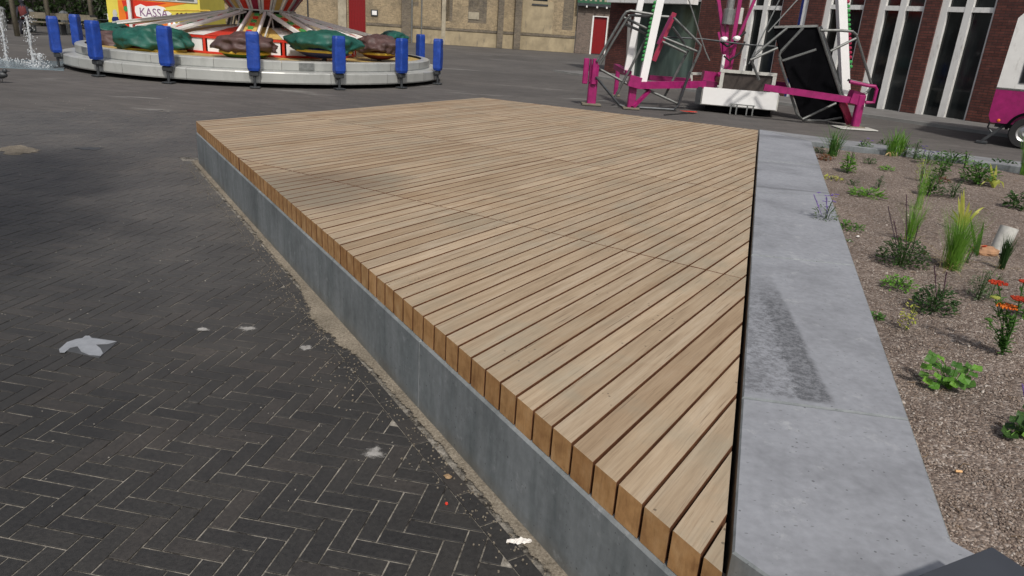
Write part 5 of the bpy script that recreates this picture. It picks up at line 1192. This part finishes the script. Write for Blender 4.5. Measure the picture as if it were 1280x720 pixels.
# uprights and beams
def foot(x, ytop, ybot, w_, Y=RY, nm='foot_post'):
    b = at(x, ybot, Y); b = G(x, ybot); t = at(x, ytop, b.y); 
    m_ = MB().rbox((b.x, b.y, t.z / 2), (w_, w_, t.z), .02); o = m_.build(nm, 'magenta', ride); MB().rbox((b.x, b.y, .02), (w_ * 2.2, w_ * 2.0, .04), .01).build('foot_plate', 'post_wood', ride); return b, t
b, t = foot(738.5, 80, 131, .20)
for dx in (-.11, .09): MB().rbox((t.x + dx, t.y - .12, t.z * .83), (.12, .10, .56), .02).build('bracket_plate', 'magenta', ride)
MB().rbox((t.x - .01, t.y - .1, t.z * .85), (.04, .12, .5), .01).build('slot', 'magenta_dark', ride)
foot(788, 97, 136, .17); foot(1068, 118, 160, .15); foot(769, 84, 120, .11)
MB().rbox(G(1068, 161) + Vector((0, 0, .012)), (.8, .5, .02), .02).build('ground_plate', 'off_white', ride)
rbm('beam', (796, 106.5), (880, 105.5), .16, .15, 'magenta', 16.8, 17.6); rbm('beam', (811, 97), (862, 101), .14, .12, 'magenta_dark', 18.0, 18.2); rbm('beam', (786, 100), (800, 104), .26, .24, 'magenta', 16.75)
rbm('beam', (955, 109), (1070, 126), .14, .135, 'magenta', 16.3, 15.9); rbm('beam', (1062, 120), (1076, 124), .26, .26, 'magenta', 15.95); rbm('beam', (770, 83), (786, 92), .13, .12, 'magenta', 18.5, 17.5)
rbm('brace', (791, 134), (812, 113), .07, .07, 'magenta', 16.7, 17.0); rbm('beam', (878, 96), (893, 98), .25, .28, 'magenta', 17.9); rbm('beam', (875, 105), (895, 108), .2, .2, 'magenta_dark', 17.7); rbm('beam', (957, 103), (985, 106), .12, .10, 'magenta_dark', 17.9)
rt('rail_loop', [(1062, 102), (1085, 107), (1094, 108), (1096, 112), (1092, 128), (1082, 128)], .035, 'magenta', 15.7, n=8); rbm('brace', (1076, 130), (1074, 154), .05, .05, 'magenta', 15.9); rbm('brace', (1052, 129), (1064, 154), .06, .12, 'pipe_red', 16.1)
# white booms with small lamps
def boom(a, b, w_, Y, lamps=(), cols=('decor_green',)):
    o = rbm('boom', a, b, w_, w_, 'white_bright', Y)
    n = 26
    for k in range(n if lamps else 0):
        t = (k + .5) / n; x = a[0] + (b[0] - a[0]) * t + lamps[0]; y = a[1] + (b[1] - a[1]) * t
        if lamps[1] < y < lamps[2]: p = at(x, y, Y - .02); m_ = MB().sphere(p, (.045, .04, .04), 7, 5); m_.build('lamp', cols[(k // 6) % len(cols)], o)
boom((807, -30), (783, 91), .135, 17.7); boom((831.5, -30), (803, 103), .165, 17.0, (-5.5, 2, 75), ('decor_green',)); boom((1050, -30), (1056.5, 121), .175, 16.6, (8.5, 0, 86), ('pipe_red', 'decor_green'))
rbm('boom', (787, 18), (784, 88), .07, .07, 'off_white', 18.3)
rbm('strut', (843, 16), (817, 76), .09, .10, 'pipe_red', 17.3); rbm('strut', (839, 20), (822, 55), .05, .06, 'magenta_dark', 17.22)
# black folded platform
q4 = [at(967, 35, 17.3), at(1022, 33.5, 17.1), at(1061, 155, 16.3), at(1001, 147, 16.9), at(974, 66, 17.3)]
for v in q4: v.z = max(v.z, .04)
m_ = MB(); th = Vector((.03, .09, 0)); m_.add(q4 + [v + th for v in q4], [(4, 3, 2, 1, 0), (5, 6, 7, 8, 9)] + [(i, (i + 1) % 5, 5 + (i + 1) % 5, 5 + i) for i in range(5)]); m_.build('folded_platform', 'black_sheet', ride)
MB().beam(q4[1] + Vector((.04, -.03, 0)), q4[2] + Vector((.04, -.03, 0)), .06, .08).build('platform_edge', 'galv', ride); MB().beam(q4[0] + Vector((0, -.02, .02)), q4[1] + Vector((0, -.02, .02)), .05, .05).build('platform_edge', 'galv', ride)
MB().beam(q4[1].lerp(q4[2], .72) + Vector((.0, -.06, 0)), q4[2] + Vector((.0, -.06, 0)), .05, .14).build('platform_stripe', 'pipe_red', ride)
# trailer box in the middle
A, B = G(876, 139), G(969, 146); A = Vector((at(876, 134, 17.35).x, 17.35, 0)); B = Vector((at(969, 141, 16.9).x, 16.9, 0)); d = (B - A).normalized(); nrm_ = Vector((-d.y, d.x, 0)); Lb = (B - A).length
def tb(name, x0, x1, y0, y1, z0, z1, mat, parent=None):
    M = Matrix((d, nrm_, Vector((0, 0, 1)))).transposed(); c = A + d * ((x0 + x1) / 2) + nrm_ * ((y0 + y1) / 2) + Vector((0, 0, (z0 + z1) / 2)); return MB().box(c, (x1 - x0, y1 - y0, z1 - z0), M).build(name, mat, parent or ride)
tb('trailer_panel', 0, Lb, 0, .04, .17, .55, 'white_bright'); tb('trailer_bed', -.03, Lb + .03, .045, 2.0, .15, .50, 'off_white'); tb('trailer_underside', .1, Lb - .1, .1, 1.9, .03, .149, 'black_sheet'); tb('trailer_side', -.16, -.035, .05, 1.9, .15, .54, 'dark_steel')
for a0, a1 in ((.33, .41), (1.48, 1.56)): tb('rear_frame', a0, a1, .10, .18, .502, .90, 'off_white')
tb('rear_frame', .33, 1.56, .095, .185, .902, .97, 'off_white'); tb('rear_board', .412, 1.478, .14, .17, .505, .9, 'hub_dark')
for xx in (.66, .79, 1.02, 1.15): tb('ladder_leg', xx, xx + .03, -.10, -.07, 0.0, .22, 'galv')
tb('ladder_step', .64, 1.2, -.13, -.05, .221, .24, 'galv')
# wheels of the trailer
for xx in (.5, 1.3):
    c = A + d * xx + nrm_ * 1.0 + Vector((0, 0, .17)); m_ = MB(); m_.lathe([(.08, -.06), (.17, -.06), (.17, .06), (.08, .06)], (0, 0, 0), 20); m_.v = [tuple(c + d * v[0] + Vector((0, 0, v[1])) + nrm_ * v[2]) for v in m_.v]; m_.build('wheel', 'rubber', ride)
# central mast
for a, b, w_ in (((908, 92), (906, 46), .13), ((905, 50), (896, -14), .075), ((908, 50), (911, -12), .07), ((914, 60), (927, -12), .09), ((912, 72), (944, -2), .06), ((909, 92), (898, 40), .05), ((912, 92), (922, 44), .05), ((901, 30), (905, 66), .04)):
    rbm('mast_strut', a, b, w_, w_, 'magenta', 18.0)
c = at(911, 20, 17.95); MB().tube([c - Vector((0, 0, .20)), c - Vector((0, 0, .18)), c + Vector((0, 0, .14)), c + Vector((0, 0, .16)), c + Vector((0, 0, .42))], [.10, .14, .14, .09, .09], 14).build('motor', 'galv', ride, smooth=False)
c = at(923, 20, 18.05); MB().rbox(c, (.18, .14, .36), .02).build('control_box', 'off_white', ride); c = at(903, 82, 17.95); MB().rbox(c, (.07, .08, .5), .01).build('white_strut', 'white_bright', ride)
for x, y, m in ((912, 95, 'booth_orange'), (918, 96, 'off_white'), (905, 49, 'white_bright'), (921, 48, 'white_bright'), (900, 93, 'magenta')): MB().sphere(at(x, y, 17.7), (.09, .07, .06), 8, 5, lambda d_: 1 + .3 * noise.noise(d_ * 2)).build('fitting', m, ride)
rt('hydraulic_hose', [(901, 52), (909, 58), (918, 53), (925, 46), (932, 40)], .03, 'rubber', 17.8, n=6); rt('hydraulic_hose', [(905, 70), (912, 76), (925, 66), (931, 52)], .025, 'rubber', 17.75, n=6)
rt('white_handle', [(931, 72), (931, 82)], .03, 'white_bright', 17.6, n=6)
mb = MB(); mb.tube([G(830, 144) + Vector((0, 0, .01)), G(845, 143) + Vector((0, 0, .01)), G(862, 141.5) + Vector((0, 0, .01))], .012, 5); mb.build('cable_on_ground', 'rubber', ride)
rail = MB(); 
# low rail frame behind the trailer (white)
for a, b in (((864, 92), (884, 92)), ((864, 92), (864, 104))): rbm('guard_rail', a, b, .06, .06, 'off_white', 18.8)

# ================================================================== CARAVAN
cv0 = G(1238, 160); cvp = Vector((9.25, 14.6, 0))
xl = at(1242, 130, 14.6).x
cv = empty('caravan', (xl, 14.6, 0), 'white and magenta caravan with a dark window cut by the right edge of the view', 'caravan')
def cvprof(inset_=0):
    return [(xl + .03, .42), (xl - .03, .55), (xl - .03, .95), (xl + .00, 2.34), (xl + .08, 2.44), (xl + 3.4, 2.44), (xl + 3.5, 2.2), (xl + 3.5, .42)]
def slab(name, zlo, zhi, mat, grow=0.0, y0=14.6, y1=16.6):
    pr = cvprof(); q = clip(clip(pr, 0, 1, zhi), 0, -1, -zlo); q = q if area(q) > 0 else q[::-1]
    if grow: q = inset(q, -grow)
    n = len(q); vs = [(x, y0, z) for x, z in q] + [(x, y1, z) for x, z in q]
    return MB().add(vs, [tuple(range(n)), tuple(reversed(range(n, 2 * n)))] + [((i + 1) % n, i, n + i, n + (i + 1) % n) for i in range(n)]).build(name, mat, cv)
slab('lower_body', .40, 1.06, 'magenta'); slab('upper_body', 1.062, 2.6, 'white_paint'); slab('waist_trim', 1.045, 1.075, 'galv', .006)
wx = at(1270, 60, 14.6)
z_lo, z_hi = at(1270, 101, 14.6).z, at(1277, 48, 14.6).z
wf = fbox(MB(), xl + .34, xl + 1.7, 14.575, 14.598, z_lo, z_hi).build('window', 'glass_dark', cv); fbox(MB(), xl + .31, xl + 1.73, 14.585, 14.599, z_lo - .03, z_hi + .03).build('window_frame', 'dark_steel', cv)
wc = G(1276, 184); wc = Vector((xl + .66, 14.55, .27))
for yy in (14.60, 16.3):
    m_ = MB(); m_.lathe([(.16, -.08), (.27, -.09), (.29, -.05), (.29, .05), (.27, .09), (.16, .08)], (0, 0, 0), 28); m_.v = [(wc.x + v[0], yy + v[2], .29 + v[1]) for v in m_.v]; wh = m_.build('wheel', 'rubber', cv)
    m_ = MB(); m_.lathe([(.0, -.05), (.06, -.07), (.13, -.05), (.165, -.075)], (0, 0, 0), 24); m_.v = [(wc.x + v[0], yy + v[2], .29 + v[1]) for v in m_.v]; m_.build('rim', 'alloy', wh)
m_ = MB(); m_.lathe([(.31, -.05), (.36, -.05), (.36, .02), (.31, .02)], (0, 0, 0), 20, 0, math.pi); m_.v = [(wc.x + v[0], 14.58 + v[2], .32 + v[1]) for v in m_.v]; m_.build('wheel_arch', 'black_sheet', cv)
fbox(MB(), xl + .1, xl + 3.4, 14.75, 16.5, .33, .41).build('chassis', 'dark_steel', cv)
f0 = at(1241, 178, 14.7); f0.z = .02
rm = MB(); rm.beam(Vector((xl + .30, 14.7, .42)), Vector((xl - .02, 14.62, .05)), .05, .05); rm.tube([Vector((xl + .02, 14.7, .45)), Vector((xl + .0, 14.7, .32)), Vector((xl + .1, 14.68, .22))], .018, 6); rm.build('corner_jack', 'dark_steel', cv)
MB().rbox((xl - .02, 14.62, .025), (.2, .16, .05), .01).build('jack_foot', 'dark_steel', cv)
MB().sphere((xl + .16, 14.595, .47), (.03, .012, .03), 8, 5).build('marker_lamp', 'booth_orange', cv)

cv.rotation_euler.z = R(-38)
# dark bird at the far left edge
p = G(2, 103); bd = MB(); bd.sphere(p + Vector((0, 0, .14)), (.14, .07, .07), 12, 8); bd.sphere(p + Vector((.10, 0, .22)), (.045, .04, .045), 10, 6); bd.tube([p + Vector((.14, 0, .22)), p + Vector((.20, 0, .21))], [.014, .004], 6); bd.beam(p + Vector((-.1, 0, .13)), p + Vector((-.26, 0, .09)), .07, .02)
for s in (-.025, .025): bd.tube([p + Vector((.0, s, .09)), p + Vector((.01, s, .0))], .006, 5)
bd.build('pigeon', 'dark_steel', label='dark pigeon on the paving at the left edge of the view', cat='bird', smooth=True)

# ================================================================== UNSEEN TREE added to cast shade on the left of the square
TP = Vector((-5.0, 1.3, 0)); tr = empty('shade_tree', TP, 'unseen leafy tree added beyond the left edge of the view to cast shade', 'tree')
tk = MB(); tk.tube([TP, TP + Vector((.03, .02, 1.5)), TP + Vector((-.04, .05, 3.2)), TP + Vector((0, 0, 5.0)), TP + Vector((.1, .1, 7.0))], [.17, .14, .12, .08, .03], 12)
for k in range(9):
    a = k * 2.4; z = 3.2 + k * .35; tk.tube([TP + Vector((0, 0, z)), TP + Vector((math.cos(a) * .9, math.sin(a) * .9, z + .7)), TP + Vector((math.cos(a) * 1.9, math.sin(a) * 1.9, z + 1.1))], [.06, .04, .012], 7)
tk.build('trunk', 'bark', tr, smooth=True)
r_ = np.random.default_rng(5); m_ = MB()
clumps = [(TP + Vector((math.cos(k * 2.4) * q, math.sin(k * 2.4) * q, 5.2 + 1.5 * math.sin(k * 1.7))), .75) for k, q in enumerate([.3, 1.1, 1.8, 2.1, 1.5, 2.2, .9, 2.0, 1.6, 2.3, .5, 1.9, 1.2, 2.2, 1.7, .8])]
for c, rr2 in clumps:
    for k in range(520):
        p = c + Vector(r_.normal(size=3)) * rr2 * .55; a_, b_ = Vector(r_.normal(size=3)).normalized(), Vector(r_.normal(size=3)).normalized(); q = .085 * r_.uniform(.6, 1.2)
        m_.add([p - a_ * q, p + b_ * q * .6, p + a_ * q, p - b_ * q * .6], [(0, 1, 2, 3)])
m_.build('crown', 'leaf_dark', tr, kind='stuff')
